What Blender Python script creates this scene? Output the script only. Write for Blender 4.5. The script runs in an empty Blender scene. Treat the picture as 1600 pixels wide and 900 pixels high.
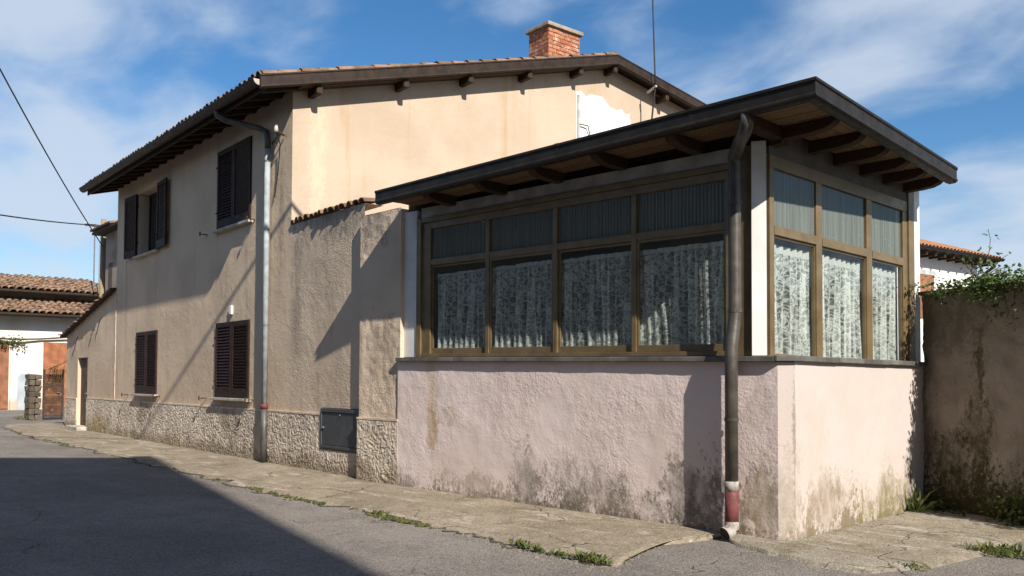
import bpy, math, random
import numpy as np
from mathutils import Vector, Matrix
random.seed(7); RNG = np.random.default_rng(7)
sc = bpy.context.scene
COL = sc.collection
rad = math.radians

# ------------------------------------------------------------------ camera
YAW, PITCH, ROLL = rad(-45.293), rad(1.828), rad(-0.2515)
fw = Vector((math.sin(YAW)*math.cos(PITCH), math.cos(YAW)*math.cos(PITCH), math.sin(PITCH)))
rt = Vector((math.cos(YAW), -math.sin(YAW), 0)); dn = fw.cross(rt)
r2 = math.cos(ROLL)*rt + math.sin(ROLL)*dn; d2 = -math.sin(ROLL)*rt + math.cos(ROLL)*dn
cam = bpy.data.cameras.new('camera'); camo = bpy.data.objects.new('camera', cam); COL.objects.link(camo)
cam.sensor_width = 36.0; cam.lens = 1365.9/1600*36; cam.shift_y = (550.85-450)/1600
cam.clip_end = 3000; cam.clip_start = 0.05
camo.matrix_world = Matrix(((r2.x, -d2.x, -fw.x, 0), (r2.y, -d2.y, -fw.y, 0), (r2.z, -d2.z, -fw.z, 1.6), (0, 0, 0, 1)))
sc.camera = camo

# ------------------------------------------------------------------ sky, sun, exposure
SUN_EL, SUN_AZ = rad(36.3), math.atan2(-0.283, 0.959)           # direction towards the sun
SUN = Vector((math.cos(SUN_EL)*math.cos(SUN_AZ), math.cos(SUN_EL)*math.sin(SUN_AZ), math.sin(SUN_EL)))
world = bpy.data.worlds.new('World'); sc.world = world; world.use_nodes = True
wt = world.node_tree; wt.nodes.clear()
def wn(t, **k):
    n = wt.nodes.new(t)
    for a, b in k.items(): setattr(n, a, b)
    return n
sky = wn('ShaderNodeTexSky', sky_type='NISHITA', sun_disc=False, sun_elevation=SUN_EL,
         sun_rotation=math.atan2(SUN.x, SUN.y), altitude=200.0, air_density=1.0, dust_density=0.4, ozone_density=2.6)
hs = wn('ShaderNodeHueSaturation'); hs.inputs['Saturation'].default_value = 1.28; hs.inputs['Value'].default_value = 1.0
bg1 = wn('ShaderNodeBackground'); bg1.inputs['Strength'].default_value = 0.085
bg2 = wn('ShaderNodeBackground'); bg2.inputs['Strength'].default_value = 1.0
bg2.inputs['Color'].default_value = (0.43, 0.49, 0.575, 1)
tc = wn('ShaderNodeTexCoord'); sep = wn('ShaderNodeSeparateXYZ'); wt.links.new(tc.outputs['Generated'], sep.inputs[0])
def wm(op, a, b):
    n = wn('ShaderNodeMath', operation=op)
    for i, v in enumerate((a, b)):
        if isinstance(v, (int, float)): n.inputs[i].default_value = v
        else: wt.links.new(v, n.inputs[i])
    return n.outputs[0]
zc = wm('ADD', wm('MAXIMUM', sep.outputs[2], 0.0), 0.30)
comb = wn('ShaderNodeCombineXYZ')
wt.links.new(wm('DIVIDE', sep.outputs[0], zc), comb.inputs[0]); wt.links.new(wm('DIVIDE', sep.outputs[1], zc), comb.inputs[1])
mp = wn('ShaderNodeMapping'); mp.inputs['Location'].default_value = (8.2, 9.4, 0.0); mp.inputs['Rotation'].default_value = (0, 0, 0.5)
mp.inputs['Scale'].default_value = (1.0, 1.35, 1.0)
wt.links.new(comb.outputs[0], mp.inputs[0])
n1 = wn('ShaderNodeTexNoise'); n1.inputs['Scale'].default_value = 1.05; n1.inputs['Detail'].default_value = 1.5
n2 = wn('ShaderNodeTexNoise'); n2.inputs['Scale'].default_value = 4.2; n2.inputs['Detail'].default_value = 7; n2.inputs['Roughness'].default_value = 0.52
n2.inputs['Distortion'].default_value = 0.25
for n in (n1, n2): wt.links.new(mp.outputs[0], n.inputs['Vector'])
cl = wm('ADD', wm('MULTIPLY', n1.outputs[0], 0.62), wm('MULTIPLY', n2.outputs[0], 0.38))
mr = wn('ShaderNodeMapRange', interpolation_type='SMOOTHSTEP'); wt.links.new(cl, mr.inputs[0])
mr.inputs[1].default_value = 0.43; mr.inputs[2].default_value = 0.64; mr.inputs[4].default_value = 0.82
wt.links.new(sky.outputs[0], hs.inputs['Color']); wt.links.new(hs.outputs[0], bg1.inputs['Color'])
mxs = wn('ShaderNodeMixShader'); wt.links.new(mr.outputs[0], mxs.inputs[0])
wt.links.new(bg1.outputs[0], mxs.inputs[1]); wt.links.new(bg2.outputs[0], mxs.inputs[2])
wo = wn('ShaderNodeOutputWorld'); wt.links.new(mxs.outputs[0], wo.inputs[0])

sl = bpy.data.lights.new('sun', 'SUN'); sl.energy = 5.0; sl.angle = rad(0.5); sl.color = (1.0, 0.93, 0.825)
slo = bpy.data.objects.new('sun', sl); COL.objects.link(slo)
slo.rotation_euler = (-SUN).to_track_quat('-Z', 'Y').to_euler(); slo.location = (30, -10, 25)
vs = sc.view_settings; vs.view_transform = 'Standard'; vs.look = 'None'; vs.exposure = 0.58; vs.gamma = 1.0; vs.use_curve_mapping = False

cy = sc.cycles; cy.max_bounces = 6; cy.diffuse_bounces = 3; cy.glossy_bounces = 3; cy.transmission_bounces = 4; cy.caustics_reflective = False; cy.caustics_refractive = False

# ------------------------------------------------------------------ mesh helpers
class MB:
    def __init__(s): s.v = []; s.f = []
    def add(s, vs, fs):
        b = len(s.v); s.v += [tuple(p) for p in vs]; s.f += [tuple(i+b for i in f) for f in fs]; return s
    def box(s, x0, x1, y0, y1, z0, z1):
        return s.add([(x0,y0,z0),(x1,y0,z0),(x1,y1,z0),(x0,y1,z0),(x0,y0,z1),(x1,y0,z1),(x1,y1,z1),(x0,y1,z1)],
                     [(3,2,1,0),(4,5,6,7),(0,1,5,4),(1,2,6,5),(2,3,7,6),(3,0,4,7)])
    def bar(s, a, b, w, h, up=(0,0,1)):
        a, b = Vector(a), Vector(b); d = (b-a).normalized(); up = Vector(up)
        sd = d.cross(up).normalized()*(w/2); u = sd.cross(d).normalized()*(h/2)
        P = [a-sd-u, a+sd-u, a+sd+u, a-sd+u, b-sd-u, b+sd-u, b+sd+u, b-sd+u]
        return s.add(P, [(0,1,2,3),(7,6,5,4),(0,4,5,1),(1,5,6,2),(2,6,7,3),(3,7,4,0)])
    def prism(s, pts, ext):
        n = len(pts); e = Vector(ext); a = [Vector(p) for p in pts]
        return s.add(a+[p+e for p in a], [tuple(range(n))[::-1], tuple(range(n, 2*n))]+[(i,(i+1)%n,n+(i+1)%n,n+i) for i in range(n)])
    def sweep(s, path, prof, closed=True, caps=True):
        # profile (o, z): o offset along the horizontal mitred outward normal
        P = [Vector(p) for p in path]; rings = []
        for i, p in enumerate(P):
            ns = []
            if i > 0: d = (P[i]-P[i-1]); d.z = 0; d.normalize(); ns.append(Vector((d.y, -d.x, 0)))
            if i < len(P)-1: d = (P[i+1]-P[i]); d.z = 0; d.normalize(); ns.append(Vector((d.y, -d.x, 0)))
            n = sum(ns, Vector((0,0,0))).normalized(); n = n/max(0.3, n.dot(ns[0]))
            rings.append([p+n*o+Vector((0,0,z)) for o, z in prof])
        m = len(prof); V = [q for r in rings for q in r]; F = []
        for i in range(len(P)-1):
            for j in range(m if closed else m-1):
                k = (j+1) % m; F.append((i*m+j, (i+1)*m+j, (i+1)*m+k, i*m+k))
        if caps and closed: F += [tuple(range(m)), tuple(range((len(P)-1)*m, len(P)*m))[::-1]]
        return s.add(V, F)
    def tube(s, path, r, seg=10, caps=True, r_end=None):
        P = [Vector(p) for p in path]; n = len(P); V = []; F = []
        prev = None
        for i, p in enumerate(P):
            d = (P[min(i+1, n-1)]-P[max(i-1, 0)]).normalized()
            if prev is None:
                ref = Vector((0,0,1)) if abs(d.z) < 0.9 else Vector((1,0,0)); a = d.cross(ref).normalized()
            else: a = (prev - d*prev.dot(d)).normalized()
            prev = a; b = d.cross(a)
            rr = r if r_end is None else r+(r_end-r)*i/(n-1)
            for k in range(seg):
                t = 2*math.pi*k/seg; V.append(p+a*math.cos(t)*rr+b*math.sin(t)*rr)
        for i in range(n-1):
            for k in range(seg):
                k2 = (k+1) % seg; F.append((i*seg+k, i*seg+k2, (i+1)*seg+k2, (i+1)*seg+k))
        if caps: F += [tuple(range(seg))[::-1], tuple(range((n-1)*seg, n*seg))]
        return s.add(V, F)
    def grid(s, P):      # P[i][j] array of points
        nu, nv = len(P), len(P[0])
        return s.add([p for r in P for p in r], [(i*nv+j, (i+1)*nv+j, (i+1)*nv+j+1, i*nv+j+1) for i in range(nu-1) for j in range(nv-1)])
    def mesh(s, name, mat, smooth=False):
        me = bpy.data.meshes.new(name); me.from_pydata([tuple(v) for v in s.v], [], s.f); me.update()
        for m in (mat if isinstance(mat, (list, tuple)) else [mat]): me.materials.append(m)
        if smooth: me.polygons.foreach_set('use_smooth', [True]*len(me.polygons))
        return me
    def build(s, name, mat, parent=None, smooth=False, bevel=0.0, kind=None, fix=False):
        me = s.mesh(name, mat, smooth)
        if fix:
            import bmesh
            bm = bmesh.new(); bm.from_mesh(me); bmesh.ops.recalc_face_normals(bm, faces=bm.faces); bm.to_mesh(me); bm.free()
        return link(name, me, parent, bevel, kind)
def link(name, me, parent=None, bevel=0.0, kind=None):
    o = bpy.data.objects.new(name, me); COL.objects.link(o)
    if parent is not None:
        o.parent = parent
        if parent.get('_world'): o.matrix_parent_inverse = Matrix(parent['_inv'] if False else INV[parent.name])
    if bevel:
        b = o.modifiers.new('bevel', 'BEVEL'); b.width = bevel; b.segments = 2; b.limit_method = 'ANGLE'; b.angle_limit = rad(40)
    if kind: o['kind'] = kind
    return o
INV = {}
def thing(name, label, cat, loc=(0,0,0), rotz=0.0, group=None, world_parts=True):
    """Empty at the base of a thing.  world_parts: children are modelled in world coordinates."""
    o = bpy.data.objects.new(name, None); COL.objects.link(o); o.empty_display_size = 0.3
    o.location = loc; o.rotation_euler = (0,0,rotz); o['label'] = label; o['category'] = cat
    if group: o['group'] = group
    if world_parts:
        o['_world'] = 1; INV[o.name] = (Matrix.Translation(loc) @ Matrix.Rotation(rotz, 4, 'Z')).inverted()
    return o
def tag(o, label, cat, group=None):
    o['label'] = label; o['category'] = cat
    if group: o['group'] = group
    return o
def structure(o): o['kind'] = 'structure'; return o
def vnoise(x, y, seed=0):
    """smooth value noise on numpy arrays, range -1..1"""
    x = np.asarray(x, float); y = np.asarray(y, float)
    xi = np.floor(x).astype(int); yi = np.floor(y).astype(int); fx = x-xi; fy = y-yi
    fx = fx*fx*(3-2*fx); fy = fy*fy*(3-2*fy)
    def h(a, b):
        n = (a*374761393+b*668265263+seed*1442695041) & 0x7fffffff
        n = ((n ^ (n >> 13))*1274126177) & 0x7fffffff
        return ((n ^ (n >> 16)) & 0xffff)/32767.5-1
    return (h(xi,yi)*(1-fx)+h(xi+1,yi)*fx)*(1-fy)+(h(xi,yi+1)*(1-fx)+h(xi+1,yi+1)*fx)*fy

# ------------------------------------------------------------------ materials
class NT:
    def schlick(s, f0=0.045):
        n = s.node('ShaderNodeLayerWeight'); n.inputs[0].default_value = 0.5
        return s.math('ADD', s.math('MULTIPLY', s.math('POWER', n.outputs['Facing'], 5.0), 1-f0), f0)
    def __init__(s, name):
        s.m = bpy.data.materials.new(name); s.m.use_nodes = True; s.t = s.m.node_tree; s.t.nodes.clear()
        s.out = s.t.nodes.new('ShaderNodeOutputMaterial'); s._pos = None
    def node(s, t, **k):
        n = s.t.nodes.new(t)
        for a, b in k.items(): setattr(n, a, b)
        return n
    def set(s, sock, v):
        if isinstance(v, bpy.types.NodeSocket): s.t.links.new(v, sock)
        elif isinstance(v, (tuple, list)) and sock.type == 'RGBA' and len(v) == 3: sock.default_value = (*v, 1)
        else: sock.default_value = v
    def pos(s):
        if s._pos is None: s._pos = s.node('ShaderNodeNewGeometry').outputs['Position']
        return s._pos
    def obj(s): return s.node('ShaderNodeTexCoord').outputs['Object']
    def rnd(s): return s.node('ShaderNodeObjectInfo').outputs['Random']
    def vm(s, op, a, b=None):
        n = s.node('ShaderNodeVectorMath', operation=op); s.set(n.inputs[0], a)
        if b is not None: s.set(n.inputs[1], b)
        return n.outputs['Value'] if op in ('LENGTH', 'DOT_PRODUCT', 'DISTANCE') else n.outputs[0]
    def math(s, op, a, b=0.0, clamp=False):
        n = s.node('ShaderNodeMath', operation=op, use_clamp=clamp); s.set(n.inputs[0], a); s.set(n.inputs[1], b); return n.outputs[0]
    def noise(s, scale, detail=4, vec=None, rough=0.55, dist=0.0):
        n = s.node('ShaderNodeTexNoise'); s.set(n.inputs['Vector'], vec if vec is not None else s.pos())
        n.inputs['Scale'].default_value = scale; n.inputs['Detail'].default_value = detail
        n.inputs['Roughness'].default_value = rough; n.inputs['Distortion'].default_value = dist; return n.outputs[0]
    def voro(s, scale, vec=None, feature='F1', out='Distance', rnd=1.0):
        n = s.node('ShaderNodeTexVoronoi', feature=feature); s.set(n.inputs['Vector'], vec if vec is not None else s.pos())
        n.inputs['Scale'].default_value = scale; n.inputs['Randomness'].default_value = rnd; return n.outputs[out]
    def step(s, v, a, b, lo=0.0, hi=1.0):
        n = s.node('ShaderNodeMapRange', interpolation_type='SMOOTHSTEP'); s.set(n.inputs[0], v)
        n.inputs[1].default_value = a; n.inputs[2].default_value = b; n.inputs[3].default_value = lo; n.inputs[4].default_value = hi
        return n.outputs[0]
    def mix(s, f, a, b, mode='MIX'):
        n = s.node('ShaderNodeMix', data_type='RGBA', blend_type=mode); s.set(n.inputs[0], f); s.set(n.inputs[6], a); s.set(n.inputs[7], b); return n.outputs[2]
    def bump(s, h, strength=0.5, dist=0.01, nrm=None):
        n = s.node('ShaderNodeBump'); n.inputs['Strength'].default_value = strength; n.inputs['Distance'].default_value = dist
        s.set(n.inputs['Height'], h)
        if nrm is not None: s.set(n.inputs['Normal'], nrm)
        return n.outputs[0]
    def bsdf(s, color, rough=0.8, metal=0.0, normal=None, spec=0.5, **k):
        n = s.node('ShaderNodeBsdfPrincipled'); s.set(n.inputs['Base Color'], color); s.set(n.inputs['Roughness'], rough)
        s.set(n.inputs['Metallic'], metal); n.inputs['Specular IOR Level'].default_value = spec
        if normal is not None: s.set(n.inputs['Normal'], normal)
        for a, b in k.items(): s.set(n.inputs[a.replace('_', ' ')], b)
        return n.outputs[0]
    def done(s, sh): s.t.links.new(sh, s.out.inputs[0]); return s.m
    def sepz(s):
        n = s.node('ShaderNodeSeparateXYZ'); s.set(n.inputs[0], s.pos()); return n.outputs
    def spot(s, c, r, wob, fine):
        """0..1 blotch of ragged, speckled outline centred at world point c with radii r"""
        d = s.vm('LENGTH', s.vm('DIVIDE', s.vm('SUBTRACT', s.pos(), c), r))
        dens = s.step(s.math('ADD', d, s.math('MULTIPLY', s.math('SUBTRACT', wob, 0.5), 2.4)), 1.35, 0.15)
        return s.math('MULTIPLY', s.step(s.math('ADD', fine, s.math('MULTIPLY', dens, 0.36)), 0.60, 0.80), s.step(dens, 0.0, 0.25))

def stucco(name, base, alt, grain=60.0, gstr=0.5, gdist=0.006, damp=None, spots=(), streak=None, patch=1.2, contrast=(0.35, 0.68), lumps=9.0):
    n = NT(name); big = n.noise(patch, 5); col = n.mix(n.step(big, *contrast), base, alt)
    fine = n.noise(38, 3, rough=0.7); col = n.mix(n.step(fine, 0.3, 0.75, 0.0, 0.22), col, tuple(c*0.72 for c in base))
    wob = n.noise(3.2, 4, n.vm('MULTIPLY', n.pos(), (1.0, 1.0, 0.55)), rough=0.7); fine2 = n.noise(24, 4, n.vm('MULTIPLY', n.pos(), (1.0, 1.0, 0.7)), rough=0.85)
    if streak:
        v = n.vm('MULTIPLY', n.pos(), (3.2, 3.2, 0.22)); sk = n.noise(1.0, 4, v, 0.6)
        col = n.mix(n.step(sk, streak[1], streak[1]+0.18, 0.0, streak[2]), col, streak[0])
    if damp:
        z = n.sepz()[2]; h = n.math('SUBTRACT', n.math('ADD', z, n.math('MULTIPLY', n.math('SUBTRACT', n.noise(1.9, 5, n.vm('MULTIPLY', n.pos(), (1.0, 1.0, 0.4)), rough=0.7), 0.5), damp[2])), damp[1])
        dens = n.step(h, damp[3], -damp[3]*0.6)
        f = n.math('MULTIPLY', n.step(n.math('ADD', fine2, n.math('MULTIPLY', dens, 0.36)), 0.60, 0.80), n.step(dens, 0.0, 0.25)); col = n.mix(n.math('MULTIPLY', f, damp[4]), col, damp[0])
    if spots: vary = n.step(n.noise(7.5, 4, n.vm('MULTIPLY', n.pos(), (1.0, 1.0, 0.5)), rough=0.7), 0.34, 0.64, 0.35, 1.0)
    for c, r, k, amt in spots: col = n.mix(n.math('MULTIPLY', n.math('MULTIPLY', n.spot(c, r, wob, fine2), amt), vary), col, k)
    g = n.math('ADD', n.noise(grain, 3, rough=0.6), n.math('MULTIPLY', n.noise(lumps, 4, rough=0.6), 1.4))
    pit = n.step(n.voro(24), 0.0, 0.13); g = n.math('ADD', g, n.math('MULTIPLY', pit, 0.25))
    g = n.math('MULTIPLY', g, n.step(n.noise(0.9, 3, rough=0.6), 0.32, 0.66, 0.35, 1.15))
    return n.done(n.bsdf(col, 0.92, normal=n.bump(g, gstr, gdist), spec=0.2))

def paint(name, col, rough=0.5, metal=0.0, var=0.25, scale=6, wear=None, bump=0.15, spec=0.5):
    n = NT(name); c = n.mix(n.step(n.noise(scale, 5), 0.3, 0.7), tuple(x*(1-var) for x in col), tuple(min(1, x*(1+var)) for x in col))
    if wear: c = n.mix(n.step(n.noise(wear[1], 6, rough=0.7), wear[2], wear[2]+0.08), c, wear[0])
    r = n.step(n.noise(scale*3, 3), 0.2, 0.8, max(0.05, rough-0.12), min(1, rough+0.12))
    return n.done(n.bsdf(c, r, metal, n.bump(n.noise(45, 3), bump, 0.004), spec))

def wood(name, a, b, axis=(1,1,1), rough=0.75):
    n = NT(name); v = n.vm('MULTIPLY', n.obj(), axis); g = n.noise(9, 6, v, 0.65, 0.4)
    c = n.mix(n.step(g, 0.3, 0.7), a, b); c = n.mix(n.math('MULTIPLY', n.rnd(), 0.5), c, tuple(x*0.55 for x in a))
    return n.done(n.bsdf(c, rough, normal=n.bump(g, 0.4, 0.004), spec=0.25))

def randmat(name, cols, rough=0.9, lichen=None, bump=0.4, nscale=20, fscale=9):
    n = NT(name); r = n.node('ShaderNodeValToRGB'); n.set(r.inputs[0], n.rnd()); cr = r.color_ramp; cr.interpolation = 'LINEAR'
    for i, c in enumerate(cols):
        e = cr.elements[i] if i < 2 else cr.elements.new(0.5)
        e.position = i/(len(cols)-1); e.color = (*c, 1)
    for i, c in enumerate(cols): cr.elements[i].position = i/(len(cols)-1); cr.elements[i].color = (*c, 1)
    col = n.mix(n.step(n.noise(fscale, 5), 0.3, 0.75, 0.0, 0.5), r.outputs[0], tuple(x*0.5 for x in cols[0]))
    if lichen: col = n.mix(n.step(n.noise(lichen[1], 6, rough=0.7), lichen[2], lichen[2]+0.12), col, lichen[0])
    return n.done(n.bsdf(col, rough, normal=n.bump(n.noise(nscale, 4), bump, 0.01), spec=0.2))

M = {}
GREY = (0.16, 0.145, 0.12); MOSS = (0.09, 0.085, 0.03); RUST = (0.33, 0.19, 0.08); DARK = (0.07, 0.062, 0.055)
M['facade'] = stucco('facade_stucco', (0.69, 0.545, 0.40), (0.585, 0.455, 0.33), 40, 0.75, 0.009, streak=((0.36, 0.27, 0.20), 0.54, 0.5), patch=0.8,
    spots=[((-14.45, 8.28, 5.0), (0.14, 0.4, 1.3), (0.33, 0.24, 0.17), 0.6), ((-15.0, 8.33, 6.0), (0.3, 0.4, 0.25), (0.30, 0.23, 0.17), 0.6), ((-16.6, 8.45, 1.12), (1.1, 0.4, 0.16), (0.40, 0.31, 0.23), 0.5),
           ((-22.1, 8.95, 1.1), (1.1, 0.4, 0.16), (0.40, 0.31, 0.23), 0.5), ((-17.6, 8.55, 3.7), (0.7, 0.4, 0.5), (0.50, 0.37, 0.26), 0.5), ((-27.5, 9.4, 2.7), (1.5, 0.6, 0.5), (0.42, 0.33, 0.25), 0.5), ((-29.5, 9.5, 2.2), (0.9, 0.6, 0.8), (0.44, 0.34, 0.26), 0.5)])
M['gable'] = stucco('gable_stucco', (0.52, 0.415, 0.315), (0.45, 0.355, 0.265), 44, 0.7, 0.008, streak=((0.42, 0.27, 0.14), 0.55, 0.5), patch=0.8,
    spots=[((-13.9, 8.75, 5.35), (0.6, 0.22, 2.4), (0.68, 0.53, 0.38), 0.55)])
M['yardwall'] = stucco('yard_wall_stucco', (0.66, 0.535, 0.41), (0.56, 0.45, 0.345), 36, 0.8, 0.010, streak=((0.36, 0.28, 0.21), 0.55, 0.5), patch=1.1,
    spots=[((-12.6, 8.1, 4.3), (1.9, 0.6, 0.55), (0.20, 0.175, 0.15), 0.75), ((-11.0, 7.95, 4.0), (0.55, 0.4, 0.6), (0.22, 0.19, 0.17), 0.8),
           ((-10.75, 7.95, 1.9), (0.4, 0.4, 0.9), (0.30, 0.24, 0.18), 0.6), ((-13.75, 8.22, 2.9), (0.22, 0.4, 1.7), (0.30, 0.235, 0.175), 0.6), ((-12.4, 8.1, 1.5), (0.8, 0.5, 0.5), (0.40, 0.30, 0.22), 0.5), ((-13.2, 8.15, 3.6), (0.8, 0.5, 0.5), (0.35, 0.28, 0.215), 0.5)])
M['oldwall'] = stucco('old_rear_stucco', (0.36, 0.30, 0.25), (0.22, 0.18, 0.155), 30, 0.7, 0.01, patch=1.4)
M['plinth'] = stucco('roughcast_plinth', (0.57, 0.49, 0.405), (0.45, 0.385, 0.315), 28, 0.7, 0.012, damp=((0.19, 0.145, 0.09), 0.22, 0.9, 0.3, 0.7), patch=1.6,
    spots=[((-16.7, 8.45, 0.75), (0.55, 0.5, 0.6), (0.17, 0.135, 0.09), 0.75), ((-22.3, 9.0, 0.75), (0.55, 0.5, 0.6), (0.17, 0.135, 0.09), 0.8),
           ((-26.2, 9.3, 0.3), (1.4, 0.6, 0.45), (0.25, 0.17, 0.06), 0.8)])
M['band'] = paint('plinth_edge_band', (0.62, 0.50, 0.39), 0.9, bump=0.4)
M['pink'] = stucco('pink_stucco', (0.77, 0.655, 0.625), (0.70, 0.575, 0.53), 32, 0.65, 0.008, damp=((0.20, 0.175, 0.14), 0.06, 1.5, 0.40, 0.75), patch=1.0, lumps=13,
    streak=((0.55, 0.42, 0.33), 0.60, 0.35),
    spots=[((-9.55, 7.9, 1.05), (0.17, 0.3, 0.50), (0.33, 0.21, 0.09), 0.85), ((-9.6, 7.9, 1.5), (0.12, 0.3, 0.9), (0.58, 0.42, 0.25), 0.6),
           ((-9.15, 7.9, 1.15), (0.16, 0.3, 0.22), (0.45, 0.28, 0.13), 0.6),
           ((-7.75, 7.9, 0.30), (0.30, 0.3, 0.48), (0.17, 0.155, 0.13), 0.7), ((-6.7, 7.9, 0.30), (0.9, 0.4, 0.50), (0.17, 0.155, 0.135), 0.62), ((-6.1, 7.9, 0.15), (1.4, 0.4, 0.30), (0.20, 0.17, 0.13), 0.6),
           ((-5.2, 7.9, 0.40), (0.6, 0.4, 0.60), (0.13, 0.12, 0.105), 0.85), ((-7.3, 7.9, 0.0), (3.6, 0.4, 0.16), (0.15, 0.13, 0.095), 0.85), ((-8.7, 7.9, 0.2), (0.8, 0.4, 0.25), (0.24, 0.19, 0.13), 0.6), ((-4.4, 7.9, 0.35), (0.4, 0.4, 0.45), (0.26, 0.21, 0.13), 0.85),
           ((-4.5, 7.9, 1.35), (0.2, 0.3, 0.25), (0.38, 0.28, 0.24), 0.5)])
M['cream'] = stucco('pale_side_stucco', (0.53, 0.462, 0.432), (0.50, 0.43, 0.39), 34, 0.35, 0.005, damp=((0.165, 0.135, 0.08), 0.10, 1.1, 0.30, 0.9), patch=0.8, lumps=5,
    spots=[((-4.15, 8.7, 0.30), (0.4, 0.9, 0.42), (0.20, 0.15, 0.09), 0.8), ((-4.15, 10.3, 0.22), (0.4, 1.3, 0.42), (0.17, 0.145, 0.055), 0.85),
           ((-4.15, 8.45, 0.95), (0.4, 0.35, 0.6), (0.46, 0.38, 0.32), 0.5), ((-4.15, 11.35, 0.9), (0.4, 0.14, 0.9), (0.40, 0.34, 0.22), 0.6), ((-4.15, 8.012, 0.9), (0.4, 0.022, 1.6), (0.20, 0.14, 0.08), 0.75), ((-4.2, 7.95, 0.4), (0.3, 0.3, 0.7), (0.30, 0.26, 0.20), 0.7)])
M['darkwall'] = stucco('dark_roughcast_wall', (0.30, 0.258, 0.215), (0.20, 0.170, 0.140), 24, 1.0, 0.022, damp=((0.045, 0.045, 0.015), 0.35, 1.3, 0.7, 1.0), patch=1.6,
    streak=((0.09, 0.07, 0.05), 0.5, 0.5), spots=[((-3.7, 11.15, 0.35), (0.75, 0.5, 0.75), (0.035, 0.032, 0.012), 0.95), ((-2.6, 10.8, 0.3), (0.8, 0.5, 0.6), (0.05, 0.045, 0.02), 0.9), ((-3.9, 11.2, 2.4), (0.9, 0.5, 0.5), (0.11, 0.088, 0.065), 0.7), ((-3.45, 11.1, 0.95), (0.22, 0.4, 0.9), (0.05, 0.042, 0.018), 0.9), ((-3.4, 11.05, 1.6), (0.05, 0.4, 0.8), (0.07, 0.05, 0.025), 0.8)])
M['whitewash'] = stucco('whitewash', (0.80, 0.76, 0.69), (0.66, 0.60, 0.52), 20, 0.4, 0.01, damp=((0.42, 0.34, 0.26), 0.5, 1.1, 0.5, 0.8), patch=0.7)
M['bgwhite'] = stucco('white_house_render', (0.76, 0.74, 0.72), (0.64, 0.62, 0.60), 20, 0.3, 0.01, patch=0.7)
M['plaster'] = stucco('bare_white_plaster', (0.86, 0.85, 0.82), (0.80, 0.78, 0.74), 30, 0.3, 0.006, patch=2.0)
M['apartment'] = stucco('apartment_render', (0.30, 0.27, 0.24), (0.26, 0.235, 0.21), 20, 0.3, 0.01)
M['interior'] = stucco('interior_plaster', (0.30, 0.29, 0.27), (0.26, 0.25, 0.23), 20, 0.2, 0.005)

def asphalt():
    n = NT('asphalt'); big = n.noise(0.30, 5); mid = n.noise(1.7, 6, rough=0.7)
    c = n.mix(n.step(big, 0.35, 0.65), (0.165, 0.143, 0.124), (0.235, 0.206, 0.180)); c = n.mix(n.step(mid, 0.40, 0.70, 0.0, 0.6), c, (0.105, 0.095, 0.088))
    c = n.mix(n.step(n.noise(0.9, 5, n.vm('MULTIPLY', n.pos(), (0.25, 1.6, 1.0)), 0.6), 0.5, 0.68, 0.0, 0.45), c, (0.26, 0.238, 0.215))     # wheel-polished bands
    sp = n.voro(70, out='Color'); s1 = n.node('ShaderNodeSeparateColor'); n.set(s1.inputs[0], sp)
    c = n.mix(n.step(s1.outputs[0], 0.5, 1.0, 0.0, 0.42), c, (0.36, 0.335, 0.31)); c = n.mix(n.step(s1.outputs[1], 0.6, 1.0, 0.0, 0.6), c, (0.055, 0.050, 0.048))
    wv = n.node('ShaderNodeTexNoise'); n.set(wv.inputs['Vector'], n.pos()); wv.inputs['Scale'].default_value = 1.6; wv.inputs['Detail'].default_value = 5
    q = n.vm('ADD', n.pos(), n.vm('MULTIPLY', n.vm('SUBTRACT', wv.outputs[1], (0.5, 0.5, 0.5)), (1.1, 1.1, 0.0)))
    cr = n.math('MULTIPLY', n.step(n.voro(0.34, q, 'DISTANCE_TO_EDGE'), 0.004, 0.001), n.step(n.noise(0.5, 2), 0.45, 0.55))
    c = n.mix(n.math('MULTIPLY', cr, 0.5), c, (0.05, 0.046, 0.042))
    h = n.math('ADD', n.math('ADD', n.math('MULTIPLY', n.voro(70), -1.0), n.math('MULTIPLY', n.noise(9, 4), 0.8)), n.math('MULTIPLY', cr, -3.0))
    return n.done(n.bsdf(c, 0.9, normal=n.bump(h, 0.8, 0.010), spec=0.25))
M['asphalt'] = asphalt()
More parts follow.
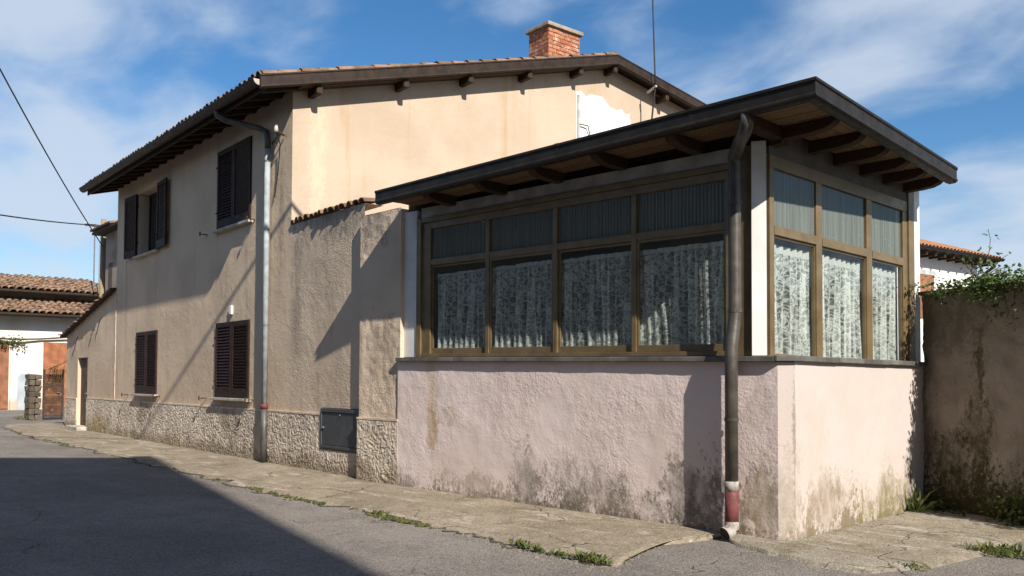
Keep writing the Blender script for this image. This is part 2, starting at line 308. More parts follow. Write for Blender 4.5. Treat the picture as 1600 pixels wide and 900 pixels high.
def concrete(name, a, b, dark, light):
    n = NT(name); big = n.noise(0.9, 6, rough=0.62); c = n.mix(n.step(big, 0.32, 0.68), a, b)
    st = n.noise(1.0, 5, n.vm('MULTIPLY', n.pos(), (1.1, 3.6, 1.0)), 0.65, 0.6)
    c = n.mix(n.step(st, 0.52, 0.66, 0.0, 0.75), c, light); c = n.mix(n.step(n.noise(3.1, 6, rough=0.7), 0.52, 0.7, 0.0, 0.75), c, dark)
    wv = n.node('ShaderNodeTexNoise'); n.set(wv.inputs['Vector'], n.pos()); wv.inputs['Scale'].default_value = 2.2; wv.inputs['Detail'].default_value = 4
    q = n.vm('ADD', n.pos(), n.vm('MULTIPLY', n.vm('SUBTRACT', wv.outputs[1], (0.5, 0.5, 0.5)), (0.7, 0.7, 0.0)))
    cr = n.math('MULTIPLY', n.step(n.voro(0.75, q, 'DISTANCE_TO_EDGE'), 0.010, 0.003), n.step(n.noise(0.8, 2), 0.42, 0.55)); c = n.mix(n.math('MULTIPLY', cr, 0.8), c, (0.05, 0.04, 0.028))
    c = n.mix(n.step(n.noise(1.3, 6, rough=0.75), 0.50, 0.62, 0.0, 0.6), c, tuple(x*1.5 for x in dark))
    g = n.voro(48, out='Color'); s1 = n.node('ShaderNodeSeparateColor'); n.set(s1.inputs[0], g)
    c = n.mix(n.step(s1.outputs[0], 0.6, 1.0, 0.0, 0.35), c, light); c = n.mix(n.step(s1.outputs[1], 0.65, 1.0, 0.0, 0.5), c, dark)
    h = n.math('ADD', n.noise(6, 6, rough=0.7), n.math('ADD', n.math('MULTIPLY', n.voro(48), -0.35), n.math('MULTIPLY', cr, -0.6)))
    return n.done(n.bsdf(c, 0.92, normal=n.bump(h, 0.8, 0.02), spec=0.2))
M['walk'] = concrete('sidewalk_concrete', (0.30, 0.25, 0.185), (0.22, 0.18, 0.13), (0.11, 0.088, 0.06), (0.45, 0.395, 0.325))
M['pad'] = concrete('pad_concrete', (0.30, 0.265, 0.215), (0.21, 0.175, 0.125), (0.105, 0.085, 0.05), (0.43, 0.40, 0.35))
M['darkwood'] = wood('dark_eave_wood', (0.030, 0.020, 0.014), (0.075, 0.045, 0.026), (1, 6, 6))
M['purlin'] = wood('purlin_wood', (0.035, 0.022, 0.015), (0.11, 0.062, 0.032), (1, 6, 6))
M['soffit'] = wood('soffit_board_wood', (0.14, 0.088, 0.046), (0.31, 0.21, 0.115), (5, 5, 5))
M['rafter'] = wood('rafter_wood', (0.030, 0.017, 0.010), (0.085, 0.048, 0.025), (5, 5, 5))
M['shutter'] = paint('shutter_brown_paint', (0.030, 0.0125, 0.009), 0.65, var=0.3, spec=0.2)
M['sill'] = paint('pale_stone_sill', (0.42, 0.38, 0.33), 0.8, bump=0.4)
M['slate'] = paint('slate_sill', (0.12, 0.115, 0.105), 0.65, scale=3, var=0.4, bump=0.4)
M['gutter'] = paint('dark_gutter_metal', (0.019, 0.016, 0.013), 0.5, var=0.3, spec=0.22)
M['housegutter'] = paint('brown_gutter_metal', (0.030, 0.019, 0.013), 0.55, var=0.3, spec=0.25)
M['pipe'] = paint('grey_zinc_pipe', (0.29, 0.32, 0.34), 0.65, 0.0, var=0.2, spec=0.3)
M['castpipe'] = paint('dark_cast_pipe', (0.085, 0.082, 0.075), 0.55, 0.2, var=0.35)
M['verandapipe'] = paint('veranda_pipe_paint', (0.072, 0.064, 0.055), 0.42, 0.15, var=0.3)
M['redsleeve'] = paint('red_sleeve', (0.14, 0.038, 0.036), 0.75, var=0.3, scale=10, wear=((0.26, 0.16, 0.14), 14, 0.6))
M['whiteband'] = paint('white_band', (0.31, 0.285, 0.26), 0.8, var=0.3, scale=14, wear=((0.20, 0.09, 0.07), 16, 0.55))
M['iron'] = paint('rusty_iron', (0.055, 0.038, 0.030), 0.8, 0.2, var=0.5, scale=20)
M['alu'] = paint('bronze_aluminium', (0.185, 0.132, 0.068), 0.42, 0.25, var=0.18, scale=4, bump=0.05)
M['white'] = paint('white_sheet_metal', (0.70, 0.70, 0.68), 0.5, 0.0, var=0.10, scale=2.5, wear=((0.50, 0.33, 0.18), 3.2, 0.66))
M['greyboard'] = paint('grey_lintel_board', (0.42, 0.42, 0.41), 0.7, var=0.3, scale=3)
M['shadeboard'] = paint('shaded_lintel_board', (0.085, 0.080, 0.075), 0.8, var=0.3, scale=3)  # eave shade above the side windows put into the board colour
M['hatch'] = paint('grey_meter_hatch', (0.062, 0.066, 0.072), 0.55, 0.1, var=0.15)
M['plasticwhite'] = paint('white_plastic', (0.72, 0.72, 0.70), 0.5, var=0.08)
M['cable'] = paint('black_cable', (0.015, 0.015, 0.016), 0.6)
M['galv'] = paint('galvanised_rod', (0.20, 0.21, 0.22), 0.5, 0.5)
M['pole'] = wood('weathered_pole', (0.24, 0.17, 0.10), (0.38, 0.29, 0.19), (6, 6, 1))
M['door'] = paint('brown_door_wood', (0.075, 0.040, 0.024), 0.7, var=0.4, scale=4)
M['orangedoor'] = paint('orange_plank_door', (0.31, 0.115, 0.05), 0.75, var=0.25, scale=3)
M['browndoor'] = paint('brown_plank_door', (0.24, 0.10, 0.05), 0.75, var=0.25, scale=3)
M['gate'] = paint('rusty_gate_sheet', (0.095, 0.045, 0.022), 0.85, var=0.5, scale=3, wear=((0.25, 0.12, 0.05), 5, 0.58))
M['bluepanel'] = paint('pale_weathered_panel', (0.36, 0.41, 0.44), 0.8, var=0.12, scale=2, wear=((0.20, 0.21, 0.23), 7, 0.60))
M['tile'] = randmat('terracotta_tile', [(0.165, 0.105, 0.072), (0.26, 0.15, 0.092), (0.34, 0.205, 0.13), (0.21, 0.155, 0.115)], lichen=((0.13, 0.115, 0.085), 5, 0.52))
M['tileorange'] = randmat('orange_tile', [(0.36, 0.165, 0.085), (0.43, 0.21, 0.11), (0.33, 0.18, 0.105)], lichen=((0.25, 0.16, 0.10), 6, 0.6))
M['brick'] = randmat('chimney_brick', [(0.38, 0.12, 0.055), (0.50, 0.21, 0.11), (0.30, 0.105, 0.06), (0.46, 0.25, 0.16)], lichen=((0.50, 0.42, 0.34), 7, 0.53), bump=0.5)
M['mortar'] = stucco('chimney_mortar', (0.50, 0.45, 0.38), (0.38, 0.33, 0.28), 40, 0.6, 0.008, patch=4)
M['capstone'] = stucco('chimney_capstone', (0.36, 0.30, 0.24), (0.24, 0.19, 0.145), 40, 0.6, 0.008, patch=5)
M['grit'] = randmat('grit_stone', [(0.20, 0.18, 0.15), (0.34, 0.31, 0.27)])
M['soil'] = stucco('joint_soil', (0.055, 0.045, 0.03), (0.085, 0.075, 0.04), 60, 0.8, 0.01, patch=6)
M['stone'] = randmat('pier_stone', [(0.085, 0.07, 0.055), (0.15, 0.125, 0.095), (0.11, 0.085, 0.06)], bump=0.6)
def leafmat(name, cols, trans=0.3):
    n = NT(name); r = n.node('ShaderNodeValToRGB'); g = n.noise(7, 3); w = n.node('ShaderNodeTexWhiteNoise', noise_dimensions='3D')
    n.set(w.inputs[0], n.vm('SNAP', n.pos(), (0.05, 0.05, 0.05)))
    n.set(r.inputs[0], n.math('ADD', n.math('MULTIPLY', g, 0.6), n.math('MULTIPLY', w.outputs[0], 0.4)))
    cr = r.color_ramp
    for i in range(len(cols)-2): cr.elements.new(0.5)
    for i, c in enumerate(cols): cr.elements[i].position = 0.25+0.5*i/(len(cols)-1); cr.elements[i].color = (*c, 1)
    d = n.bsdf(r.outputs[0], 0.55, spec=0.35); t = n.node('ShaderNodeBsdfTranslucent'); n.set(t.inputs[0], r.outputs[0])
    m = n.node('ShaderNodeMixShader'); m.inputs[0].default_value = trans; n.t.links.new(d, m.inputs[1]); n.t.links.new(t.outputs[0], m.inputs[2])
    return n.done(m.outputs[0])
M['leaf'] = leafmat('creeper_leaf', [(0.035, 0.065, 0.015), (0.065, 0.12, 0.025), (0.11, 0.17, 0.04), (0.17, 0.16, 0.035)])
M['grass'] = leafmat('weed_blade', [(0.055, 0.085, 0.018), (0.095, 0.125, 0.03), (0.19, 0.18, 0.06)])
M['moss'] = leafmat('moss', [(0.04, 0.05, 0.012), (0.075, 0.085, 0.02), (0.13, 0.12, 0.035)], 0.1)
M['dry'] = leafmat('dry_frond', [(0.10, 0.065, 0.025), (0.17, 0.12, 0.05), (0.12, 0.11, 0.04)])
M['stem'] = paint('plant_stem', (0.075, 0.055, 0.03), 0.8)

def glass_mat():
    n = NT('window_glass'); fr = n.schlick()
    gl = n.node('ShaderNodeBsdfGlossy'); gl.inputs['Roughness'].default_value = 0.03; n.set(gl.inputs[0], (0.9, 0.95, 0.95))
    n.set(gl.inputs['Normal'], n.bump(n.noise(1.3, 2), 0.06, 0.02))
    tr = n.node('ShaderNodeBsdfTransparent'); n.set(tr.inputs[0], (0.86, 0.90, 0.89))
    df = n.node('ShaderNodeBsdfDiffuse'); n.set(df.inputs[0], (0.35, 0.35, 0.33))
    m0 = n.node('ShaderNodeMixShader'); n.set(m0.inputs[0], n.step(n.noise(2.5, 5), 0.35, 0.8, 0.01, 0.05)); n.t.links.new(tr.outputs[0], m0.inputs[1]); n.t.links.new(df.outputs[0], m0.inputs[2])
    m = n.node('ShaderNodeMixShader'); n.set(m.inputs[0], fr); n.t.links.new(m0.outputs[0], m.inputs[1]); n.t.links.new(gl.outputs[0], m.inputs[2])
    return n.done(m.outputs[0])
M['glass'] = glass_mat()
def ribbed_mat():
    n = NT('ribbed_glass'); fr = n.schlick()
    gl = n.node('ShaderNodeBsdfGlossy'); gl.inputs['Roughness'].default_value = 0.11; n.set(gl.inputs[0], (0.85, 0.93, 0.92))
    tr = n.node('ShaderNodeBsdfTransparent'); n.set(tr.inputs[0], (0.30, 0.34, 0.33))
    c = n.mix(n.step(n.noise(1.0, 4, n.vm('MULTIPLY', n.pos(), (34, 34, 0.6)), 0.6), 0.3, 0.72), (0.12, 0.137, 0.122), (0.21, 0.23, 0.208)); drop = n.step(n.voro(17), 0.10, 0.04)
    c = n.mix(n.math('MULTIPLY', drop, 0.6), c, (0.55, 0.58, 0.55))
    df = n.node('ShaderNodeBsdfDiffuse'); n.set(df.inputs[0], c)
    m0 = n.node('ShaderNodeMixShader'); m0.inputs[0].default_value = 0.74; n.t.links.new(tr.outputs[0], m0.inputs[1]); n.t.links.new(df.outputs[0], m0.inputs[2])
    m = n.node('ShaderNodeMixShader'); n.set(m.inputs[0], fr); n.t.links.new(m0.outputs[0], m.inputs[1]); n.t.links.new(gl.outputs[0], m.inputs[2])
    return n.done(m.outputs[0])
M['ribbed'] = ribbed_mat()
def lace_mat():
    n = NT('lace_curtain'); P = n.obj()                     # object x along the rail, z up
    q = n.vm('MULTIPLY', P, (1.0, 0.0, 1.0))
    wn_ = n.node('ShaderNodeTexNoise'); n.set(wn_.inputs['Vector'], q); wn_.inputs['Scale'].default_value = 9; wn_.inputs['Detail'].default_value = 2
    qd = n.vm('ADD', q, n.vm('MULTIPLY', n.vm('SUBTRACT', wn_.outputs[1], (0.5, 0.5, 0.5)), (0.11, 0.0, 0.11)))
    e1 = n.step(n.voro(11, qd, 'DISTANCE_TO_EDGE'), 0.10, 0.02)           # leafy outlines
    e2 = n.step(n.voro(24, qd, 'DISTANCE_TO_EDGE'), 0.075, 0.025)
    r1 = n.math('ABSOLUTE', n.math('SUBTRACT', n.noise(9, 2, qd, 0.5, 1.2), 0.5)); e3 = n.step(r1, 0.035, 0.012)      # curling stems
    fl = n.step(n.noise(14, 3, qd, 0.6), 0.56, 0.61)                        # filled motifs
    body = n.math('MAXIMUM', n.math('MAXIMUM', n.math('MULTIPLY', e1, 0.75), n.math('MULTIPLY', e3, 1.0)), n.math('MAXIMUM', n.math('MULTIPLY', fl, 0.85), n.math('MULTIPLY', e2, 0.28)))
    se = n.node('ShaderNodeSeparateXYZ'); n.set(se.inputs[0], P)
    band = n.math('MULTIPLY', n.step(se.outputs[2], 1.070, 1.078), 0.75)   # object z runs 0..about 1.1
    fold = n.step(n.noise(1.0, 3, n.vm('MULTIPLY', P, (17, 0.0, 0.8)), 0.6), 0.33, 0.68, -0.20, 0.27)
    a = n.math('MAXIMUM', n.math('ADD', n.math('ADD', n.math('MULTIPLY', body, 0.52), 0.27), fold, True), band)
    tr = n.node('ShaderNodeBsdfTransparent'); df = n.node('ShaderNodeBsdfDiffuse'); tl = n.node('ShaderNodeBsdfTranslucent')
    for x in (df, tl): n.set(x.inputs[0], (0.88, 0.90, 0.86))
    ml = n.node('ShaderNodeMixShader'); ml.inputs[0].default_value = 0.3; n.t.links.new(df.outputs[0], ml.inputs[1]); n.t.links.new(tl.outputs[0], ml.inputs[2])
    m = n.node('ShaderNodeMixShader'); n.set(m.inputs[0], a); n.t.links.new(tr.outputs[0], m.inputs[1]); n.t.links.new(ml.outputs[0], m.inputs[2])
    return n.done(m.outputs[0])
M['lace'] = lace_mat()

# ------------------------------------------------------------------ ground
g = MB().grid([[(x, y, 0.0) for y in (-900, -60, 0, 8, 20, 60, 900)] for x in (-1200, -90, -40, -14, 0, 20, 900)])
structure(g.build('road', M['asphalt']))
def strip(name, inner, outer, mat, zin, zout, rough_edge, seed, nj=14, sub=6):
    def dens(L):
        out = []
        for (a, b) in zip(L[:-1], L[1:]): out += [(a[0]+(b[0]-a[0])*k/sub, a[1]+(b[1]-a[1])*k/sub) for k in range(sub)]
        return np.array(out+[L[-1]])
    I, Oo = dens(inner), dens(outer); rows = []
    for i in range(len(I)):
        row = []
        for j in range(nj+1):
            t = j/nj; p = I[i]*(1-t)+Oo[i]*t
            e = rough_edge*vnoise(p[0]*2.3, p[1]*0.3, seed)*t**4+rough_edge*0.6*vnoise(p[0]*9, 1.0, seed+1)*t**6
            z = zin*(1-t)+zout*t+0.006*float(vnoise(p[0]*1.7, p[1]*2.5, seed+2)); 
            row.append((p[0], p[1]-e, max(z, 0.004) if j < nj else -0.02))
        rows.append(row)
    return structure(MB().grid(rows).build(name, mat, smooth=True))
wl = lambda x: 8.323-0.0873*(x+14.937)        # plane of the street facade
outer = [(-33.5, 8.75), (-31.79, 8.32), (-28.6, 7.78), (-25.49, 7.47), (-22.86, 7.28), (-17.71, 6.83), (-14.27, 6.56), (-11.67, 6.33), (-9.78, 6.22), (-8.44, 6.14), (-7.5, 6.12), (-6.6, 6.06), (-5.9, 6.0), (-5.42, 5.92), (-4.72, 5.93), (-4.95, 6.45), (-5.08, 7.0), (-4.85, 7.75)]
inner = [(x, (wl(x) if x < -11.5 else 7.95)+0.05) for x in (-33.5, -31.79, -28.6, -25.49, -22.86, -17.71, -14.27, -11.67, -9.78, -8.44, -7.5, -6.6, -6.1, -5.75, -5.3, -5.1, -4.95, -4.8)]
strip('sidewalk', inner, outer, M['walk'], 0.055, 0.024, 0.16, 3)
strip('concrete_pad', [(-4.72, 7.93), (-4.5, 7.95), (-4.3, 7.97), (-4.12, 8.1), (-4.12, 9.0), (-4.12, 10.0), (-4.12, 11.0), (-4.1, 11.36), (-3.2, 11.05)],
      [(-4.74, 7.70), (-4.45, 7.53), (-4.11, 7.40), (-3.71, 7.27), (-3.1, 7.25), (-2.80, 7.9), (-2.66, 8.9), (-2.66, 9.9), (-2.5, 10.85)], M['pad'], 0.06, 0.03, 0.10, 11)

# ------------------------------------------------------------------ main house (local frame: u right along the street facade, v into the house)
HA = rad(-4.99); HO = (-14.03, 8.244, 0.0)
house = thing('main_house', 'two storey beige stucco house with brown louvred shutters and brick chimney', 'house', HO, HA, world_parts=False)
def wall_holes(mb, u0, u1, z0, z1, holes, depth, top=None):
    """front face in the plane v=0 with openings and their reveals; top(u) gives a sloping head"""
    us = sorted({u0, u1, *[h[0] for h in holes], *[h[1] for h in holes]}); zs = sorted({z0, z1, *[h[2] for h in holes], *[h[3] for h in holes]})
    for a, b in zip(us[:-1], us[1:]):
        for c, d in zip(zs[:-1], zs[1:]):
            if any(h[0] <= a and b <= h[1] and h[2] <= c and d <= h[3] for h in holes): continue
            da, db = (d, d) if (top is None or d < z1) else (top(a), top(b))
            mb.add([(a,0,c),(b,0,c),(b,0,db),(a,0,da)], [(0,1,2,3)])
    for a, b, c, d in holes:
        mb.add([(a,0,c),(b,0,c),(b,0,d),(a,0,d),(a,depth,c),(b,depth,c),(b,depth,d),(a,depth,d)], [(1,0,4,5),(2,1,5,6),(3,2,6,7),(0,3,7,4)])
WINS = [('upper right', -3.52, -1.79, 4.74, 6.42), ('upper left', -9.00, -7.36, 4.78, 6.42), ('lower right', -3.48, -1.77, 1.22, 2.78), ('lower left', -8.93, -7.31, 1.22, 2.80)]
ROOFZ = lambda v: 6.80+(v+0.9)*0.2826 if v <= 8.1 else 9.343-(v-8.1)*0.150       # top of the roof boards
LU = -10.87
mb = MB(); wall_holes(mb, LU, 0, 0, 6.88, [w[1:] for w in WINS], 0.34)
mb.add([(LU,0,0),(LU,0,6.88),(LU,16,6.5),(LU,16,0)], [(0,1,2,3)])
mb.build('street_wall', M['facade'], house)
vs_ = [0, 2, 4, 6, 8.1, 10, 12, 14, 16]
mb = MB(); P = [(0, v, 0) for v in vs_]+[(0, v, ROOFZ(v)-0.12) for v in vs_[::-1]]
mb.add(P, [tuple(range(len(P)))]); mb.add([(p[0]-0.35, p[1], p[2]) for p in P], [tuple(range(len(P)))[::-1]])
mb.build('gable_wall', M['gable'], house)
# interior box behind the openings so that they read as rooms
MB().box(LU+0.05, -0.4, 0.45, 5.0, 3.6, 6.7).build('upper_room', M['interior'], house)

# shutters
def leaf_parts(parent, w, h, name='shutter'):
    """a louvred shutter leaf: stiles and rails, and slats as sub-parts, in the plane y=0, x 0..w, z 0..h"""
    st = 0.085; o_mb = MB()
    o_mb.box(0, st, -0.022, 0.022, 0, h); o_mb.box(w-st, w, -0.022, 0.022, 0, h)
    o_mb.box(st, w-st, -0.0215, 0.0215, 0, 0.19); o_mb.box(st, w-st, -0.0215, 0.0215, h-0.10, h)
    for z in (0.22*h, 0.80*h): o_mb.box(-0.035, 0.06, -0.034, -0.0225, z-0.02, z+0.02)
    o = o_mb.build(name, M['shutter'], parent, bevel=0.004)
    n = int((h-0.29)/0.062); pitch = (h-0.29)/n
    key = (round(w, 3), round(h, 3))
    if key not in SLAT:
        s = MB(); a = rad(38); dy, dz = 0.021*math.cos(a), 0.030
        s.add([(st-0.004,-0.017,-dz),(w-st+0.004,-0.017,-dz),(w-st+0.004,0.017,dz),(st-0.004,0.017,dz),
               (st-0.004,-0.017,-dz+0.010),(w-st+0.004,-0.017,-dz+0.010),(w-st+0.004,0.017,dz+0.010),(st-0.004,0.017,dz+0.010)],
              [(3,2,1,0),(4,5,6,7),(0,1,5,4),(1,2,6,5),(2,3,7,6),(3,0,4,7)])
        SLAT[key] = s.mesh('slat', M['shutter'])
    for k in range(n):
        q = link('slat', SLAT[key], o); q.location = (0, 0, 0.19+pitch*(k+0.5)-0.005)
        q.rotation_euler = (rad(random.uniform(-4, 4)), 0, 0)
    return o
SLAT = {}
for nm, a, b, c, d in WINS:
    w = (b-a)/2-0.004; h = d-c-0.012
    if nm != 'upper left':
        l = leaf_parts(house, w, h); l.location = (a+0.002, -0.012, c+0.006); l.rotation_euler = (0, 0, rad(random.uniform(-0.6, 0.2)))
        r = leaf_parts(house, w, h); r.location = (b-0.002, -0.012, c+0.006); r.rotation_euler = (0, 0, rad(180))
    else:
        l = leaf_parts(house, w, h); l.location = (a-0.01, -0.045, c+0.006); l.rotation_euler = (0, 0, rad(180+4))
        r = leaf_parts(house, w, h); r.location = (b+0.01, -0.045, c+0.006); r.rotation_euler = (0, 0, rad(-4))
        win = MB()
        for x0, x1 in ((a, a+0.07), ((a+b)/2-0.05, (a+b)/2+0.05), (b-0.07, b)): win.box(x0, x1, 0.26, 0.31, c, d)
        for z0, z1 in ((c, c+0.08), (d-0.08, d)): win.box(a+0.07, (a+b)/2-0.05, 0.261, 0.309, z0, z1).box((a+b)/2+0.05, b-0.07, 0.261, 0.309, z0, z1)
        wf = win.build('window_frame', M['darkwood'], house)
        for x0, x1 in ((a+0.07, (a+b)/2-0.05), ((a+b)/2+0.05, b-0.07)): MB().add([(x0, 0.285, c+0.08), (x1, 0.285, c+0.08), (x1, 0.285, d-0.08), (x0, 0.285, d-0.08)], [(0,1,2,3)]).build('pane', M['glass'], wf)
    MB().box(a-0.09, b+0.09, -0.11, 0.20, c-0.055, c-0.002).build('window_sill', M['sill'], house, bevel=0.006)
def hook(u, z):
    m = MB(); m.tube([(u, 0.02, z), (u, -0.16, z)], 0.012, 6); m.tube([(u-0.005, -0.16, z-0.045), (u, -0.165, z), (u+0.005, -0.16, z+0.05)], 0.016, 6)
    m.tube([(u-0.10, -0.05, z+0.01), (u+0.02, -0.06, z)], 0.012, 6)
    m.build('shutter_hook', M['iron'], house)
for u, z in ((-4.12, 4.74), (-1.60, 4.72), (-4.03, 1.19), (-1.57, 1.20), (-9.62, 1.18), (-7.06, 1.18)): hook(u, z)

# roof: deck, tiles, eaves, verge, purlins
RU0, RU1 = -11.25, 0.40
deck = MB(); ev = [-0.70, 8.1, 16]
for (v0, v1) in zip(ev[:-1], ev[1:]):
    deck.prism([(RU0, v0, ROOFZ(v0)-0.06), (RU0, v0, ROOFZ(v0)), (RU0, v1, ROOFZ(v1)), (RU0, v1, ROOFZ(v1)-0.06)], (RU1-RU0-0.02, 0, 0))
roof = deck.build('roof', M['darkwood'], house)
tile_mb = MB()
def coppo(L, r0, r1, th=0.014, seg=7, arc=180):
    m = MB(); V = []
    for y, r in ((0, r0), (L, r1)):
        for rr in (r, r-th):
            for k in range(seg+1):
                t = rad(90-arc/2+arc*k/seg); V.append((rr*math.cos(t), y, rr*math.sin(t)*0.8))
    n = seg+1; F = []
    for k in range(seg):
        F += [(k, k+1, 2*n+k+1, 2*n+k), (n+k+1, n+k, 3*n+k, 3*n+k+1), (k+1, k, n+k, n+k+1), (2*n+k, 2*n+k+1, 3*n+k+1, 3*n+k)]
    return m.add(V, F)
COP = coppo(0.44, 0.095, 0.075).mesh('tile', M['tile'], True)
sl_ang = math.atan(0.2826)
for row in range(2):
    for k in range(59):
        u = RU0+0.10+k*0.1965; v = -0.77+row*0.36
        t = link('tile', COP, roof); t.location = (u+random.uniform(-.012, .012), v+random.uniform(-.02, .02), ROOFZ(v)+0.060+row*0.008)
        t.rotation_euler = (sl_ang+rad(random.uniform(-2.5, 1)), 0, rad(random.uniform(-2, 2)))
for k in range(24):                                                  # tiles along the verge
    v = -0.75+k*0.37; 
    t = link('tile', COP, roof); t.location = (RU1-0.10+random.uniform(-.015, .015), v, ROOFZ(v)+0.048+random.uniform(0, .012)); t.rotation_euler = (sl_ang+rad(random.uniform(-3.5, 1)), 0, rad(random.uniform(-3, 3)))
for k in range(9):                                                   # far slope of the verge
    v = 8.2+k*0.37
    t = link('tile', COP, roof); t.location = (RU1-0.10, v+0.37, ROOFZ(v+0.37)+0.03); t.rotation_euler = (rad(8.5+random.uniform(-2, 2)), 0, rad(180+random.uniform(-3, 3)))
RIDGE = coppo(0.46, 0.13, 0.11).mesh('ridge_tile', M['tile'], True)
for k in range(28):
    t = link('ridge_tile', RIDGE, roof); t.location = (RU1-0.02-k*0.41, 8.1, 9.36+random.uniform(-.01, .015)); t.rotation_euler = (0, rad(random.uniform(-2, 2)), rad(90+random.uniform(-4, 4)))
field = MB()                                                         # remaining covering, too far from view to pick out tiles
for k in range(59):
    u = RU0+0.10+k*0.1965
    P = [[(u+0.085*math.cos(rad(t)), v, ROOFZ(v)+0.02+0.07*math.sin(rad(t))) for t in (0, 45, 90, 135, 180)] for v in (-0.2, 3, 6, 8.0)]
    field.grid(P)
field.build('tile_field', M['tile'], roof, smooth=True, kind='stuff')
# eave gutter (half round) and its end cap
gp = [(0.10*math.cos(rad(t)), 0.10*math.sin(rad(t))*1.0) for t in range(180, 361, 18)]
gi = [(0.088*math.cos(rad(t)), 0.088*math.sin(rad(t))) for t in range(360, 179, -18)]
GV, GZ = -0.805, 6.815
m = MB().sweep([(RU0-0.03, GV, GZ), (RU1-0.05, GV, GZ-0.02)], gp+gi)
m.tube([(RU0-0.03, GV-0.10, GZ+0.005), (RU1-0.05, GV-0.10, GZ-0.015)], 0.013, 6)
gut = m.build('eave_gutter', M['housegutter'], house, smooth=False)
MB().prism([(RU1-0.052, GV+x, GZ-0.02+z) for x, z in gp], (0.012, 0, 0)).build('gutter_end_cap', M['sill'], gut)
MB().box(RU0, RU1-0.03, -0.70, -0.67, 6.65, 6.84).build('eave_fascia', M['darkwood'], house)
for k in range(20):                                                  # rafter tails under the street eaves
    u = RU0+0.25+k*0.585
    MB().bar((u, -0.67, ROOFZ(-0.67)-0.145), (u, 0.35, ROOFZ(0.35)-0.145), 0.10, 0.15).build('rafter', M['darkwood'], roof)
for k in range(5):
    v0 = -0.66+k*0.145
    MB().prism([(RU0, v0, ROOFZ(v0)-0.082), (RU0, v0, ROOFZ(v0)-0.062), (RU0, v0+0.14, ROOFZ(v0+0.14)-0.062), (RU0, v0+0.14, ROOFZ(v0+0.14)-0.082)], (RU1-RU0-0.05, 0, 0)).build('soffit_board', M['darkwood'], roof)
MB().prism([(0.002, v, ROOFZ(v)-0.14) for v in (0.0, 8.1)]+[(0.002, v, ROOFZ(v)-0.21) for v in (8.1, 0.0)], (0.35, 0, 0)).build('verge_board', M['purlin'], roof)
def verge(v0, v1):
    d = Vector((0, v1-v0, ROOFZ(v1)-ROOFZ(v0))); pr = [(0.36, 0.045), (0.435, 0.045), (0.445, 0.02), (0.43, 0.0), (0.43, -0.15), (0.445, -0.18), (0.40, -0.20), (0.36, -0.20)]
    MB().prism([(u, v0, ROOFZ(v0)+z) for u, z in pr], d).build('verge_flashing', M['housegutter'], house, fix=True)
verge(-0.80, 8.1); verge(8.1, 16)
for v in (0.36, 2.22, 3.80, 5.42, 6.98, 8.12, 10.0, 12.2):
    zt = ROOFZ(v)-0.215
    MB().bar((-0.3, v, zt-0.075), (0.36, v, zt-0.075), 0.125, 0.155).build('purlin', M['darkwood'], house, bevel=0.025)

# bare plaster patch, conduit
pts = []
for i in range(40):
    t = i/40*2*math.pi
    x = max(-1, min(1, 1.45*math.cos(t))); y = max(-1, min(1, 1.45*math.sin(t)))
    pts.append((0.004, 8.05+0.92*x+0.05*random.uniform(-1, 1)*(x > -0.9), 7.75+(0.62-0.22*(x > 0)*x)*y+0.075*random.uniform(-1, 1)))
MB().prism(pts, (0.006, 0, 0)).build('bare_plaster_patch', M['plaster'], house, fix=True)
m = MB(); m.box(0.011, 0.05, 7.16, 7.22, 7.0, 8.32); m.build('conduit', M['sill'], house)
MB().tube([(0.06, 7.2, 7.62), (0.08, 7.45, 7.62), (0.05, 7.55, 7.4), (0.03, 7.6, 7.1)], 0.018, 6).build('conduit_clip', M['galv'], house)

# wall lamp box, corner bracket
MB().box(-2.74, -2.62, -0.05, 0.0, 2.92, 3.10).build('wall_box', M['plasticwhite'], house, bevel=0.01)
m = MB(); m.tube([(-0.80, -0.03, 6.05), (-0.30, -0.10, 6.12)], 0.015, 6); m.tube([(-0.30, -0.02, 6.10), (-0.27, -0.22, 6.16)], 0.02, 6)
br = m.build('cable_bracket', M['iron'], house)
MB().tube([(-0.28, -0.19, 6.13), (-0.28, -0.19, 6.20), (-0.29, -0.19, 6.26), (-0.30, -0.19, 6.29)], 0.045, 8, r_end=0.02).build('insulator', M['sill'], br, smooth=True)
MB().tube([(-0.33, -0.16, 6.13), (-0.38, -0.06, 5.95), (-0.52, -0.03, 5.5), (-0.66, -0.03, 5.0)], 0.012, 6).build('cable', M['cable'], br)

# street downpipe
PU, PV = -0.86, -0.09
m = MB(); m.tube([(-1.62, -0.80, 6.78), (-1.60, -0.78, 6.62), (-1.48, -0.64, 6.52), (-1.03, -0.18, 6.36), (-0.90, PV-0.01, 6.28), (PU, PV, 6.12), (PU, PV, 5.95)], 0.058, 12)
dp = m.build('downpipe_bend', M['castpipe'], house, smooth=True)
MB().tube([(PU, PV, 5.97), (PU, PV, 1.10)], 0.053, 14).build('downpipe', M['pipe'], house, smooth=True)
m = MB(); m.tube([(PU, PV, 1.10), (PU, PV, 0.03)], 0.062, 14); m.build('downpipe_foot', M['castpipe'], house, smooth=True)
MB().tube([(PU, PV, 1.14), (PU, PV, 1.05)], 0.070, 14).build('pipe_collar', M['redsleeve'], house, smooth=True)
for z in (2.6, 4.4, 5.7): MB().tube([(PU, PV, z), (PU, PV, z+0.03)], 0.058, 12).build('pipe_clip', M['galv'], house)

